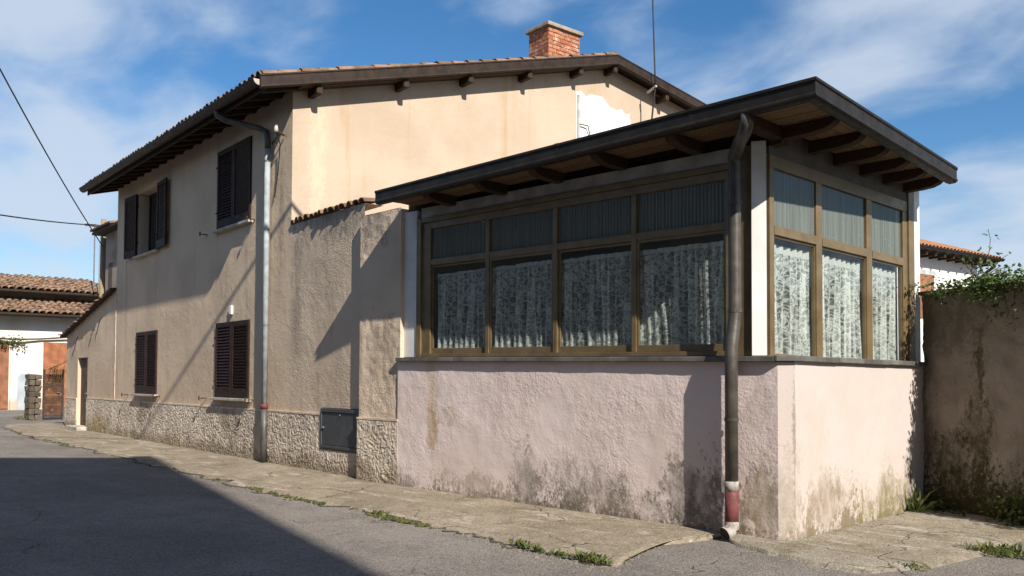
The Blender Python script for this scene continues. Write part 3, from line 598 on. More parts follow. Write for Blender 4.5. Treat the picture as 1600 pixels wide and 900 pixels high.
# roughcast plinth as relief
def plinth(name, parent, u0, u1, z0, z1, v=-0.028, seed=5, inv=None, step=0.018, amp=0.0085, ends=True):
    nu = max(2, int((u1-u0)/step)); nz = int((z1-z0)/step)
    uu = np.linspace(u0, u1, nu+1); zz = np.linspace(z0, z1, nz+1); A, B = np.meshgrid(uu, zz, indexing='ij')
    d = np.abs(vnoise(A*20+1.6*vnoise(A*6, B*6, seed+8), B*24+1.6*vnoise(A*7, B*7, seed+9), seed))*-1.7+0.8+0.6*vnoise(A*37, B*37, seed+1)+0.5*vnoise(A*4, B*4, seed+2)
    edge = np.minimum(1, np.minimum(np.minimum(A-u0, u1-A), z1-B)/0.04)
    D = v-amp*d*edge
    m = MB(); m.grid([[(A[i,j], D[i,j], B[i,j]) for j in range(nz+1)] for i in range(nu+1)])
    for (a, n_) in ((u0, 0), (u1, 1)):
        m.add([(a, v, z0), (a, v, z1), (a, 0.02, z1), (a, 0.02, z0)], [(0,1,2,3) if n_ else (3,2,1,0)])
    m.add([(u0, v, z1), (u1, v, z1), (u1, 0.02, z1), (u0, 0.02, z1)], [(0,1,2,3)])
    return m.build(name, M['plinth'], parent, smooth=False)
plinth('plinth', house, LU+0.012, -0.012, 0.0, 1.00)
MB().box(LU, 0.0, -0.034, 0.0, 1.00, 1.03).build('plinth_band', M['band'], house)

# chimney with single bricks
CH = dict(u0=-1.55, u1=-0.82, v0=7.0, v1=8.05, z0=8.85, z1=10.18)
chim = MB().box(CH['u0']+0.015, CH['u1']-0.015, CH['v0']+0.015, CH['v1']-0.015, CH['z0'], CH['z1']).build('chimney', M['mortar'], house)
def brickmesh(l): return MB().box(0.006, l-0.006, 0, 0.05, 0, 0.082).mesh('brick', M['brick'])
nc = int((CH['z1']-CH['z0']-0.02)/0.10)
def brick_row(length, off):
    x, out = 0.0, []
    first = 0.13 if off else 0.26
    while x < length-0.03:
        l = min(first, length-x); out.append((x, l)); x += l; first = 0.26
    return out
BM_ = {}
for c in range(nc):
    z = CH['z0']+0.02+c*0.10
    if z < 9.05: continue
    for side, L in (('s', CH['u1']-CH['u0']), ('n', CH['u1']-CH['u0']), ('e', CH['v1']-CH['v0']), ('w', CH['v1']-CH['v0'])):
        for x, l in brick_row(L, (c+(side in 'ew')) % 2):
            k = round(l, 3)
            if k not in BM_: BM_[k] = brickmesh(k)
            b = link('brick', BM_[k], chim); j = random.uniform(-0.005, 0.006)
            if side == 's': b.location = (CH['u0']+x, CH['v0']-j, z); 
            elif side == 'n': b.location = (CH['u1']-x, CH['v1']+j, z); b.rotation_euler = (0, 0, math.pi)
            elif side == 'e': b.location = (CH['u1']+j, CH['v0']+x, z); b.rotation_euler = (0, 0, math.pi/2)
            else: b.location = (CH['u0']-j, CH['v1']-x, z); b.rotation_euler = (0, 0, -math.pi/2)
            b.rotation_euler[1] += rad(random.uniform(-0.8, 0.8))
MB().box(CH['u0']-0.07, CH['u1']+0.07, CH['v0']-0.07, CH['v1']+0.07, CH['z1'], CH['z1']+0.10).build('chimney_cap', M['capstone'], chim, bevel=0.02)
MB().box(CH['u0']-0.03, CH['u1']+0.03, CH['v0']-0.03, CH['v1']+0.03, 8.9, 9.22).build('chimney_flashing', M['mortar'], chim, bevel=0.02)

# cable coming down to a bracket under the verge
m = MB(); m.tube([(0.30, 9.30, 8.75), (0.62, 9.26, 8.83)], 0.03, 6); 
m.build('verge_bracket', M['sill'], house)

# ------------------------------------------------------------------ lean-to annex at the far end
annex = thing('lean_to_annex', 'low beige lean-to with sloping top and narrow brown door at far end of street facade', 'annex', (HO[0]-13.5*math.cos(HA), HO[1]-13.5*math.sin(HA), 0), HA, world_parts=False)
AX = 13.5      # local u = house u + AX
at_ = lambda u: 4.03+(u-AX+10.95)*0.197       # top edge height at local u
AL = -16.28+AX; AR = LU+AX
m = MB(); wall_holes(m, AL, AR-0.004, 0, 2.9, [(-14.86+AX, -13.72+AX, 0.16, 2.24)], 0.14, top=at_)
m.add([(AL,0,0),(AL,0,at_(AL)),(AL,4,at_(AL)+0.6),(AL,4,0)], [(0,1,2,3)]); m.add([(AR-0.004,0.0,0),(AR-0.004,0.0,at_(AR)),(AR-0.004,4,at_(AR)),(AR-0.004,4,0)], [(3,2,1,0)])
m.build('wall', M['facade'], annex)
MB().prism([(AL-0.25, -0.16, at_(AL-0.25)-0.01), (AL-0.25, -0.16, at_(AL-0.25)+0.06), (AL-0.25, 4, at_(AL-0.25)+0.6), (AL-0.25, 4, at_(AL-0.25)+0.5)], (AR-AL+0.24, 0, at_(AR-0.01)-at_(AL-0.25))).build('roof', M['darkwood'], annex, fix=True)
for k in range(16):
    t = link('tile', COP, annex); u = AL-0.32+k*0.35; t.location = (u, -0.10+random.uniform(-.03, .03), at_(u)+0.06); t.rotation_euler = (0, rad(-11+random.uniform(-4, 3)), rad(-90+random.uniform(-6, 6)))
d = MB(); d.box(-14.80+AX, -13.78+AX, 0.10, 0.13, 0.17, 2.22)
door = d.build('door', M['door'], annex)
for k in range(5):
    u = -14.79+AX+k*0.203; MB().box(u, u+0.195, 0.082, 0.10, 0.19, 2.20).build('plank', M['door'], door, bevel=0.006)
MB().tube([(-13.95+AX, 0.082, 1.15), (-13.95+AX, 0.03, 1.15), (-14.06+AX, 0.03, 1.15)], 0.014, 6).build('door_handle', M['galv'], door)
MB().box(-14.9+AX, -13.6+AX, -0.30, 0.13, 0.0, 0.158).build('door_step', M['sill'], annex, bevel=0.015)
plinth('plinth', annex, AL+0.012, -14.87+AX, 0.0, 0.96, seed=21); plinth('plinth', annex, -13.71+AX, AR-0.02, 0.0, 1.0, seed=22)
MB().box(AL, -14.87+AX, -0.034, 0.0, 0.96, 0.99).build('plinth_band', M['band'], annex); MB().box(-13.71+AX, AR-0.01, -0.034, 0.0, 1.0, 1.03).build('plinth_band', M['band'], annex)
MB().box(AR-0.03, AR+0.03, -0.012, 0.0, 1.031, 3.9).build('joint_strip', M['band'], annex)
for u0, z0 in ((-13.1, 3.05), (-12.3, 3.35), (-14.9, 2.9)):
    pth = [(u0+AX, -0.01, z0)]; 
    for k in range(6): pth.append((pth[-1][0]-random.uniform(0.02, .16), -0.02, pth[-1][2]-random.uniform(.03, .16)))
    MB().tube(pth, 0.009, 5).build('dead_vine', M['stem'], annex)

# ------------------------------------------------------------------ older rear house showing past the corner
rear = thing('rear_house', 'stained old wall with tiled roof edge just behind the left corner of the house', 'house', (-35.6, 13.2, 0), HA, world_parts=False)
MB().box(-1.75, 6.0, 0, 7, 0, 7.55).build('wall', M['oldwall'], rear)
MB().prism([(-2.35, -0.4, 7.55), (-2.35, -0.4, 7.65), (-2.35, 3.6, 8.7), (-2.35, 7.3, 7.6), (-2.35, 7.3, 7.5)], (8.4, 0, 0)).build('roof', M['darkwood'], rear, fix=True)
for k in range(14):
    t = link('tile', COP, rear); t.location = (-2.3+k*0.2, -0.45, 7.68); t.rotation_euler = (rad(15), 0, rad(random.uniform(-4, 4))); t.scale = (1.2, 1.2, 1.3)
MB().box(-1.3, -0.75, -0.012, 0.01, 5.0, 6.3).build('bricked_patch', M['stone'], rear)

# ------------------------------------------------------------------ yard wall and pillar between house and veranda
yard = thing('yard_wall', 'weathered tall stucco yard wall with tiled coping and grey metal meter hatch', 'wall', (HO[0]+1.33*math.cos(HA), HO[1]+1.33*math.sin(HA), 0), HA, world_parts=False)
YW = 1.33      # local u = house u - YW (approximately)
yo = Vector((-12.7, 8.1, 0)); hv = lambda u, v=0: (u-YW-0.004, v-0.026)
PL = 2.52
def yb(x): return x-YW
m = MB(); wall_holes(m, yb(0.0), yb(PL+0.1), 0, 4.40, [(yb(1.27), yb(2.58), 0.45, 1.13)], 0.08)
m.add([(yb(0),0.0,4.40),(yb(PL+0.1),0.0,4.40),(yb(PL+0.1),0.35,4.40),(yb(0),0.35,4.40)], [(0,1,2,3)]); m.add([(yb(1.27),0.08,0.45),(yb(2.58),0.08,0.45),(yb(2.58),0.08,1.13),(yb(1.27),0.08,1.13)], [(0,1,2,3)])
m.build('wall', M['yardwall'], yard)
for k in range(14):
    t = link('tile', COP, yard); t.location = (yb(0.10+k*0.19), -0.06+random.uniform(-.03, .03), 4.40+random.uniform(0, .03)); t.rotation_euler = (rad(10+random.uniform(-6, 6)), 0, rad(random.uniform(-12, 12)))
plinth('plinth', yard, yb(0.012), yb(1.25), 0.0, 1.0, seed=31); plinth('plinth', yard, yb(1.262), yb(PL+0.1), 0.0, 0.43, seed=32)
MB().box(yb(0.0), yb(1.26), -0.034, 0.0, 1.0, 1.03).build('plinth_band', M['band'], yard)
m = MB(); a, b, c, d = yb(1.28), yb(2.57), 0.46, 1.12
for x0, x1, z0, z1 in ((a, b, c, c+0.05), (a, b, d-0.06, d), (a, a+0.04, c+0.05, d-0.06), (b-0.10, b, c+0.05, d-0.06)): m.box(x0, x1, -0.045, 0.06, z0, z1)
hf_ = m.build('hatch_frame', M['hatch'], yard, bevel=0.006)
hd = MB().box(a+0.045, b-0.105, -0.030, 0.05, c+0.055, d-0.065).build('hatch_door', M['hatch'], hf_, bevel=0.006)
MB().tube([(a+0.10, -0.03, 0.80), (a+0.10, -0.055, 0.80)], 0.018, 8).build('lock', M['galv'], hf_)
MB().tube([(yb(1.95), -0.03, 1.02), (yb(1.95), -0.055, 1.02)], 0.012, 8).build('lock', M['galv'], hf_)

pil = thing('wall_pillar', 'projecting stucco pillar with roughcast foot left of the pink veranda', 'pillar', (-10.9, 7.925, 0), 0, world_parts=False)
def p_(x): return x+10.9
m = MB(); x0, x1 = p_(-11.40), p_(-10.36)
nx, nz = 24, 90
P = [[(x0+(x1-x0)*i/nx, -0.006*float(vnoise(i*0.5, j*0.5, 77))*(0 < i < nx), 4.17*j/nz) for j in range(nz+1)] for i in range(nx+1)]
m.grid(P); m.add([(x0,0,0),(x0,0,4.17),(x0,0.5,4.17),(x0,0.5,0)], [(0,1,2,3)]); m.add([(x1,0,0),(x1,0,4.17),(x1,0.5,4.17),(x1,0.5,0)], [(3,2,1,0)]); m.add([(x0,0,4.17),(x1,0,4.17),(x1,0.5,4.17),(x0,0.5,4.17)], [(0,1,2,3)])
m.build('shaft', M['yardwall'], pil, smooth=False)
plinth('plinth', pil, x0-0.01, x1-0.02, 0.0, 0.99, seed=41); MB().box(x0-0.012, x1-0.02, -0.036, 0.0, 0.99, 1.02).build('plinth_band', M['band'], pil)

# ------------------------------------------------------------------ veranda
ver = thing('veranda', 'glazed veranda on pale pink base wall with dark gutter roof', 'veranda', (-7.3, 7.9, 0))
zs = lambda x: 0.0135*(-4.9-x)                      # the sill and frames run slightly out of level
XL, XR, YF, YB, CHM = -10.38, -4.15, 7.90, 11.46, 0.12
# base wall as uneven plaster
def relief(m, a, b, z1f, nrm, amp, seed, stepn=0.045, nz=42):
    a, b = Vector(a), Vector(b); L = (b-a).length; nu = max(2, int(L/stepn)); rows = []
    for i in range(nu+1):
        t = i/nu; p = a.lerp(b, t); zt = z1f(p.x); row = []
        for j in range(nz+1):
            z = zt*j/nz; e = amp*(float(vnoise(t*L*3, z*3, seed))*0.6+float(vnoise(t*L*9, z*9, seed+1))*0.4)*(0 < i < nu)*(j < nz)
            row.append((p.x+nrm[0]*e, p.y+nrm[1]*e, z))
        rows.append(row)
    m.grid(rows)
ztop = lambda x: 1.80+zs(x)
m = MB(); relief(m, (XL, YF, 0), (XR-CHM, YF, 0), ztop, (0, -1), 0.006, 61); m.build('front_base_wall', M['pink'], ver, smooth=True)
m = MB(); relief(m, (XR-CHM, YF, 0), (XR, YF+CHM*0.9, 0), ztop, (0.7, -0.7), 0.003, 62); relief(m, (XR, YF+CHM*0.9, 0), (XR, YB, 0), lambda x: 1.80, (1, 0), 0.006, 63)
m.add([(XR, YB, 0), (XR, YB, 1.79), (XR-0.4, YB, 1.79), (XR-0.4, YB, 0)], [(0,1,2,3)])
m.build('side_base_wall', M['cream'], ver, smooth=True)
MB().add([(XL, YF, 0), (XL, YF, ztop(XL)), (XL, YB, ztop(XL)), (XL, YB, 0)], [(0,1,2,3)]).build('end_wall', M['yardwall'], ver)
# slate sill in slabs
def sill_slab(p, q, n):
    p, q = Vector(p), Vector(q); d = (q-p); n = Vector(n); e = d.normalized()*0.0015; p = p+e; q = q-e
    V = []
    for pt in (p, q):
        for o, z in ((0.055, 0.002), (0.055, 0.056), (-0.30, 0.066), (-0.30, 0.002)): V.append(pt+n*o+Vector((0, 0, z)))
    MB().add(V, [(0,1,2,3), (7,6,5,4), (0,4,5,1), (1,5,6,2), (2,6,7,3), (3,7,4,0)]).build('sill_slab', M['slate'], ver, bevel=0.006, fix=True)
xs = [XL+0.0, -9.1, -7.7, -6.3, -4.92]
for a, b in zip(xs[:-1], xs[1:]): sill_slab((a, YF, ztop(a)), (b, YF, ztop(b)), (0, -1, 0))
sill_slab((-4.92, YF, ztop(-4.92)), (XR-CHM-0.01, YF, ztop(-4.3)), (0, -1, 0))
m = MB(); m.prism([(XR-CHM-0.008, YF-0.055, 1.80), (XR-CHM+0.02, YF-0.055, 1.80), (XR+0.055, YF+CHM-0.03, 1.80), (XR+0.055, YF+CHM+0.012, 1.80), (XR-0.3, YF+CHM+0.012, 1.80), (XR-CHM-0.008, YF+0.3, 1.80)], (0, 0, 0.055)); m.build('sill_slab', M['slate'], ver, bevel=0.006, fix=True)
ys = [YF+CHM+0.015, 8.9, 10.2, YB-0.10]
for a, b in zip(ys[:-1], ys[1:]): sill_slab((XR, a, 1.80), (XR, b, 1.795), (1, 0, 0))

# front glazing (plane y = GY) and side glazing (plane x = GX)
GY, GX = 8.00, -4.43
ZB, ZT0, ZT1, ZG, ZH = 1.865, 3.19, 3.275, 3.70, 3.885
def fbar(m, x0, x1, z0, z1, y0=0.0, y1=0.07, tilt=True):
    """a box in the front glazing plane, following the slight tilt"""
    V = []
    for y in (GY+y0, GY+y1):
        V += [(x0, y, z0+zs(x0)), (x1, y, z0+zs(x1)), (x1, y, z1+zs(x1)), (x0, y, z1+zs(x0))]
    m.add(V, [(0,1,2,3), (7,6,5,4), (0,4,5,1), (1,5,6,2), (2,6,7,3), (3,7,4,0)]); return m
FM = [(-9.95, -9.765), (-8.60, -8.53), (-7.365, -7.295), (-6.14, -6.075), (-4.91, -4.80)]       # jambs and mullions
m = MB()
for i, (a, b) in enumerate(FM): fbar(m, a, b, ZB+0.05, ZG+0.02)
fbar(m, -10.05, -9.952, ZB, ZH, -0.03, 0.10)
fbar(m, -9.95, -4.80, ZG+0.02, ZH-0.07, 0.002, 0.068); fbar(m, -9.95, -4.78, ZH-0.068, ZH, -0.025, 0.09)
fbar(m, -9.95, -4.80, ZB, ZB+0.05, -0.02, 0.085)
for (a0, a), (b, b1) in zip(FM[:-1], FM[1:]): fbar(m, a, b, ZT0, ZT1, 0.004, 0.066)
ff = m.build('front_window_frame', M['alu'], ver, bevel=0.004)
for i, ((a0, a), (b, b1)) in enumerate(zip(FM[:-1], FM[1:])):
    s = MB(); off = 0.012 if i % 2 else 0.03
    z0, z1 = ZB+0.052, ZT0-0.002
    fbar(s, a+0.002, a+0.03, z0, z1, off, off+0.03); fbar(s, b-0.03, b-0.002, z0, z1, off, off+0.03)
    fbar(s, a+0.03, b-0.03, z0, z0+0.075, off+0.001, off+0.029); fbar(s, a+0.03, b-0.03, z1-0.03, z1, off+0.001, off+0.029)
    so = s.build('window_sash', M['alu'], ver, bevel=0.003)
    x0_, x1_, y_ = a+0.028, b-0.028, GY+off+0.014
    MB().add([(x0_, y_, z0+0.07+zs(x0_)), (x1_, y_, z0+0.07+zs(x1_)), (x1_, y_, z1-0.028+zs(x1_)), (x0_, y_, z1-0.028+zs(x0_))], [(0,1,2,3)]).build('pane', M['glass'], so)
    # ribbed top light
    nr = int((b-a)/0.0115); zz0, zz1 = ZT1, ZG+0.02
    G = [[(a+(b-a)*k/nr, GY+0.034+0.0075*math.sin(k*math.pi/2.0), z+zs(a+(b-a)*k/nr)) for z in (zz0, zz1)] for k in range(nr+1)]
    MB().grid(G).build('ribbed_pane', M['ribbed'], ff, smooth=True)
# grey board over the window, white corner sheets
m = MB(); fbar(m, -9.96, -4.76, ZH+0.002, 4.035, -0.015, 0.06); m.build('lintel_board', M['greyboard'], ver, bevel=0.004)
m = MB(); m.box(-10.36, -4.30, GY+0.06, GY+0.20, 4.0, 4.25); m.build('wall_plate', M['rafter'], ver)
m = MB(); fbar(m, -10.37, -10.06, ZB, 4.02, -0.01, 0.10); m.build('corner_sheet', M['white'], ver, bevel=0.004)
# corner post: bronze front face, white chamfer, bronze side stile
m = MB(); fbar(m, -4.798, -4.602, ZB, 4.04, 0.02, 0.07); m.build('post_front_stile', M['alu'], ver, bevel=0.003)
m = MB(); m.prism([(-4.60, 7.985, 1.862), (-4.445, 8.075, 1.862), (-4.445, 8.17, 1.862), (-4.60, 8.17, 1.862)], (0, 0, 2.20)); m.build('corner_post', M['white'], ver, bevel=0.005, fix=True)

def sp(x, y, z): return (GX-x+(y-8.1)*0.062, y, z-(y-8.1)*0.022)      # side glazing runs slightly skew
def sbar(m, y0, y1, z0, z1, x0=0.0, x1=0.07):
    m.add([sp(x1,y0,z0), sp(x0,y0,z0), sp(x0,y1,z0), sp(x1,y1,z0), sp(x1,y0,z1), sp(x0,y0,z1), sp(x0,y1,z1), sp(x1,y1,z1)],
          [(3,2,1,0),(4,5,6,7),(0,1,5,4),(1,2,6,5),(2,3,7,6),(3,0,4,7)]); return m
SM = [(8.06, 8.14), (8.96, 9.08), (10.08, 10.21), (11.0, 11.12)]
SZ0, SZ1, SG = 3.10, 3.195, 3.785
m = MB()
for a, b in SM: sbar(m, a, b, ZB-0.01, SG)
sbar(m, 8.06, 11.12, SG, SG+0.13, -0.004, 0.066)
for (a0, a), (b, b1) in zip(SM[:-1], SM[1:]): sbar(m, a, b, SZ0, SZ1, -0.006, 0.064); sbar(m, a, b, ZB, ZB+0.022, 0.002, 0.06)
sf = m.build('side_window_frame', M['alu'], ver, bevel=0.004)
for i, ((a0, a), (b, b1)) in enumerate(zip(SM[:-1], SM[1:])):
    s = MB(); z0, z1 = ZB+0.024, SZ0-0.002
    sbar(s, a+0.001, a+0.012, z0, z1, 0.02, 0.05); sbar(s, b-0.012, b-0.001, z0, z1, 0.02, 0.05); sbar(s, a+0.012, b-0.012, z1-0.02, z1, 0.021, 0.049)
    so = s.build('window_sash', M['alu'], ver)
    MB().add([sp(0.034, a+0.01, z0), sp(0.034, b-0.01, z0), sp(0.034, b-0.01, z1-0.018), sp(0.034, a+0.01, z1-0.018)], [(0,1,2,3)]).build('pane', M['glass'], so)
    nr = int((b-a)/0.0115)
    G = [[sp(0.034+0.0075*math.sin(k*math.pi/2.0), a+(b-a)*k/nr, z) for z in (SZ1, SG)] for k in range(nr+1)]
    MB().grid(G).build('ribbed_pane', M['ribbed'], sf, smooth=True)
m = MB(); sbar(m, 8.06, 11.40, SG+0.132, 4.25, 0.004, 0.07); m.build('side_lintel_board', M['shadeboard'], ver)
m = MB(); sbar(m, 11.122, 11.27, ZB, 4.12, -0.02, 0.10); m.build('end_stile', M['alu'], ver, bevel=0.004)
m = MB(); sbar(m, 11.272, 11.42, ZB, 4.12, -0.02, 0.12); m.build('corner_sheet', M['white'], ver, bevel=0.004)

# room inside
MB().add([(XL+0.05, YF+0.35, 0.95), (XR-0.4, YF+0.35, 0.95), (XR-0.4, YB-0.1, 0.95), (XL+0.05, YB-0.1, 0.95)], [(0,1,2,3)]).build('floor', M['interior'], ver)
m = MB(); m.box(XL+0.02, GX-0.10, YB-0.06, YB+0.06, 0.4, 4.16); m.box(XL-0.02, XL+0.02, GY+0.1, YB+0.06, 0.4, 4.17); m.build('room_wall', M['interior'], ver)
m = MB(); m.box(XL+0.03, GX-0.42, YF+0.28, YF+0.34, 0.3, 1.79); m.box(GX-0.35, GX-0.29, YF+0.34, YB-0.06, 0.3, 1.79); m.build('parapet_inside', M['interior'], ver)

# roof with eaves
RC = [(-10.17, 7.30, 4.291), (-3.56, 7.30, 4.313), (-3.67, 11.20, 4.20)]
m = MB(); m.prism([(-10.2, 7.42, 4.195), (-3.69, 7.42, 4.21), (-3.79, 11.25, 4.11), (-4.1, 11.6, 4.12), (-10.4, 11.6, 4.13)], (0, 0, 0.07)); m.build('roof', M['darkwood'], ver, fix=True)
prof = [(-0.13, 0.0), (-0.02, 0.0), (0.0, -0.004), (0.002, -0.03), (-0.012, -0.042), (-0.012, -0.135), (-0.002, -0.150), (-0.002, -0.168), (-0.03, -0.190), (-0.10, -0.195), (-0.10, -0.185), (-0.13, -0.18)]
MB().sweep(RC, prof).build('gutter', M['gutter'], ver, fix=True)
for x in (-8.6, -6.7, -4.9):
    MB().sweep([(x, 7.30, 4.291+(x+10.17)*0.0033), (x+0.05, 7.30, 4.291+(x+10.22)*0.0033)], [(o_*1.0+0.003, z_+(0.003 if z_ > -0.1 else -0.003)) for o_, z_ in prof]).build('gutter_joint', M['gutter'], ver, fix=True)
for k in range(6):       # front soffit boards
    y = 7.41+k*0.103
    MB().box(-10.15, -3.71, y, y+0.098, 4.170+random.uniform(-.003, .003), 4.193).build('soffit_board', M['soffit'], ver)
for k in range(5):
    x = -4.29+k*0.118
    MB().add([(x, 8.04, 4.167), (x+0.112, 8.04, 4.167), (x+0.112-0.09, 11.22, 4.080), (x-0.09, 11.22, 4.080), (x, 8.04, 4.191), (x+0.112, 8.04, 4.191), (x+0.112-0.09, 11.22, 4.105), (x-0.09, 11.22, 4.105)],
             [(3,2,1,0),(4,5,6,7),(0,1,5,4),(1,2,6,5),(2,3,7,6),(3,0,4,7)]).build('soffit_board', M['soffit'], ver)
def rafter_profile(L):      # (reach, drop): carved tail
    return [(0, 0), (L, 0), (L, -0.035), (L-0.04, -0.075), (L-0.12, -0.105), (L-0.24, -0.118), (0, -0.125)]
for x in (-9.25, -8.22, -7.24, -6.26, -5.24, -4.36):
    MB().prism([(x-0.06, 8.06-o, 4.165+d) for o, d in rafter_profile(0.60)], (0.12, 0, 0)).build('rafter', M['rafter'], ver, fix=True, bevel=0.008)
for y in (8.12, 8.75, 9.38, 9.98, 10.55, 11.08):
    zz = 4.165-(y-8.02)*0.0272
    MB().prism([(-4.32+o-(y-8.02)*0.02, y-0.06, zz+d) for o, d in rafter_profile(0.58)], (0, 0.12, 0)).build('rafter', M['rafter'], ver, fix=True, bevel=0.008)

# veranda downpipe
PX, PYu, PYl = -4.71, 7.85, 7.775
path = [(-4.29, 7.37, 4.15), (-4.30, 7.39, 4.05), (-4.35, 7.43, 3.985), (-4.50, 7.58, 3.94), (-4.66, 7.80, 3.915), (PX, 7.84, 3.88), (PX, PYu, 3.80), (PX, PYu, 2.32), (PX, PYu-0.01, 2.22), (PX, PYl+0.02, 2.02), (PX, PYl, 1.92), (PX, PYl, 0.55)]
MB().tube(path, 0.066, 16).build('downpipe', M['verandapipe'], ver, smooth=True)
foot = MB().tube([(PX, PYl, 0.57), (PX, PYl, 0.10)], 0.069, 16); foot = foot.build('downpipe_sleeve', M['redsleeve'], ver, smooth=True)
MB().tube([(PX, PYl, 0.60), (PX, PYl, 0.50)], 0.072, 16).build('white_band', M['whiteband'], foot, smooth=True)
m = MB(); sh = [(PX, PYl, 0.20), (PX, PYl, 0.14), (PX-0.012, PYl-0.03, 0.10), (PX-0.03, PYl-0.09, 0.075)]
m.tube(sh, 0.073, 16, caps=False); m.build('pipe_shoe', M['whiteband'], foot, smooth=True)
MB().tube([(PX-0.012, PYl-0.03, 0.10), (PX-0.026, PYl-0.078, 0.079)], 0.066, 14).build('shoe_mouth', M['cable'], foot)
for z, y in ((2.30, PYu), (3.4, PYu), (1.2, PYl)): MB().tube([(PX, y, z), (PX, y, z+0.035)], 0.073, 14).build('pipe_clip', M['verandapipe'], ver)

# curtains
def curtain(label, a, b, z0, z1, axis, seed, gather=0.06):
    L = b-a; n = int(L/0.011); rows = []; nz = 16
    for i in range(n+1):
        t = i/n; row = []
        for j in range(nz+1):
            s = j/nz; z = (z1-z0)*s
            ph = float(vnoise(t*L*7+seed*3.1, s*1.3, seed))*3.2+t*L*52
            amp = 0.032*(0.45+0.55*(1-s))
            dep = amp*math.sin(ph)+0.010*float(vnoise(t*L*5, s*2, seed+3))
            xx = a+L*t+(0.5-t)*gather*(1-s)*0.6+0.006*math.cos(ph)
            top = 0.008*float(vnoise(t*L*22, 3.0, seed+5))*(s > 0.95)
            row.append((xx-a, dep, z+top))
        rows.append(row)
    o = MB().grid(rows).build('lace_curtain', M['lace'], smooth=True)
    if axis == 'x': o.location = (a, GY+0.085, z0)
    else: o.location = (GX-0.105+(a-8.1)*0.062, a, z0-(a-8.1)*0.02); o.rotation_euler = (0, rad(1.1), math.pi/2-0.062)
    return tag(o, label, 'curtain', 'lace curtains in the veranda windows')
wh = ['leftmost front window of the veranda, beside the white strip', 'second front window of the veranda from the left', 'third front window of the veranda from the left', 'wide front window next to the dark downpipe']
for i, ((a0, a), (b, b1)) in enumerate(zip(FM[:-1], FM[1:])):
    xm = (a+b)/2
    curtain('white lace curtain behind the '+wh[i], a+(0.05 if i == 0 else -0.02), b+0.045, 1.96+zs(xm), 3.085+zs(xm)-(0.02 if i == 0 else 0), 'x', 11+i)
wh = ['sunlit side window nearest the white corner post', 'middle one of the three sunlit side windows', 'farthest side window at the right end of the veranda']
for i, ((a0, a), (b, b1)) in enumerate(zip(SM[:-1], SM[1:])):
    curtain('white lace curtain behind the '+wh[i], a-0.03, b+0.05, 1.87, 3.035, 'y', 21+i)

# ------------------------------------------------------------------ dark yard wall on the right with creeper
RW = (-4.15, 11.33); rd = Vector((0.94, -0.34, 0)).normalized(); rn = Vector((-0.34, -0.94, 0)).normalized()
ra = math.atan2(rd.y, rd.x)
rwall = thing('boundary_wall', 'dark shaded roughcast wall right of the veranda with creeper on top', 'wall', (RW[0], RW[1], 0), ra, world_parts=False)
nu, nz = 150, 56; L = 7.5
U_, Z_ = np.meshgrid(np.linspace(0.0, L, nu+1), np.linspace(0, 2.68, nz+1), indexing='ij')
D_ = -0.016*(vnoise(U_*9, Z_*9, 71)+0.7*vnoise(U_*19, Z_*19, 72)+1.2*vnoise(U_*2.2, Z_*2.2, 73))
m = MB().grid([[(U_[i,j], D_[i,j], Z_[i,j]) for j in range(nz+1)] for i in range(nu+1)])
m.add([(0,0,2.68),(L,0,2.68),(L,0.3,2.68),(0,0.3,2.68)], [(0,1,2,3)]); m.add([(L,0,0),(L,0,2.68),(L,0.3,2.68),(L,0.3,0)], [(3,2,1,0)]); m.add([(0,0.3,0),(L,0.3,0),(L,0.3,2.68),(0,0.3,2.68)], [(3,2,1,0)])
m.build('wall', M['darkwall'], rwall, smooth=True)
MB().box(-0.02, L+0.02, -0.06, 0.36, 2.681, 2.73).build('coping', M['stone'], rwall, bevel=0.01)

def leaf_cloud(m, pts, size, aim=None):
    for p in pts:
        s = size*random.uniform(0.6, 1.35); d = Vector((random.gauss(0, 1), random.gauss(0, 1), random.gauss(-0.15, 0.7))).normalized()
        n = Vector((random.gauss(0, .6), random.gauss(-0.5, .6), random.gauss(0.8, .5))).normalized(); sd = d.cross(n).normalized()
        n = sd.cross(d)
        p = Vector(p); m.add([p, p+d*s*0.45+sd*s*0.30-n*s*0.03, p+d*s+n*s*-0.10, p+d*s*0.45-sd*s*0.30-n*s*0.03], [(0,1,2), (0,2,3)])
def rwp(u, v, z): return Vector((RW[0], RW[1], 0))+rd*u-rn*v+Vector((0, 0, z))
cre = thing('creeper', 'leafy green creeper spilling over the top of the dark boundary wall', 'plant', tuple(rwp(1.0, 0.1, 2.73)))
m = MB(); random.seed(21)
cl_ = []
for k in range(46):
    u = random.uniform(0.0, 5.5); h = 0.10+0.16*max(0, float(vnoise(u*1.7, 0.5, 9))+0.25)+0.04*u*0.2
    cl_.append((u, random.uniform(-0.22, 0.15), 2.70+random.uniform(-0.20, 0.6)*h*1.2, random.uniform(0.10, 0.22)))
for k in range(22): u = random.uniform(0.7, 5.0); cl_.append((u, random.uniform(-0.22, -0.08), 2.76-random.uniform(0.0, 0.36)*min(1, u/1.4), 0.13))
for k in range(22): u = random.uniform(0.9, 5.0); cl_.append((u, random.uniform(-0.15, 0.1), 2.76+random.uniform(0.0, 0.08), 0.12))
pts = []
for u, v, z, r in cl_:
    for k in range(58):
        d = Vector((random.gauss(0, 1), random.gauss(0, 1), random.gauss(0, 0.8))).normalized()*r*random.random()**0.4
        q = rwp(u+d.x*1.5, v+d.y, z+d.z*0.8); pts.append(q)
leaf_cloud(m, pts, 0.058)
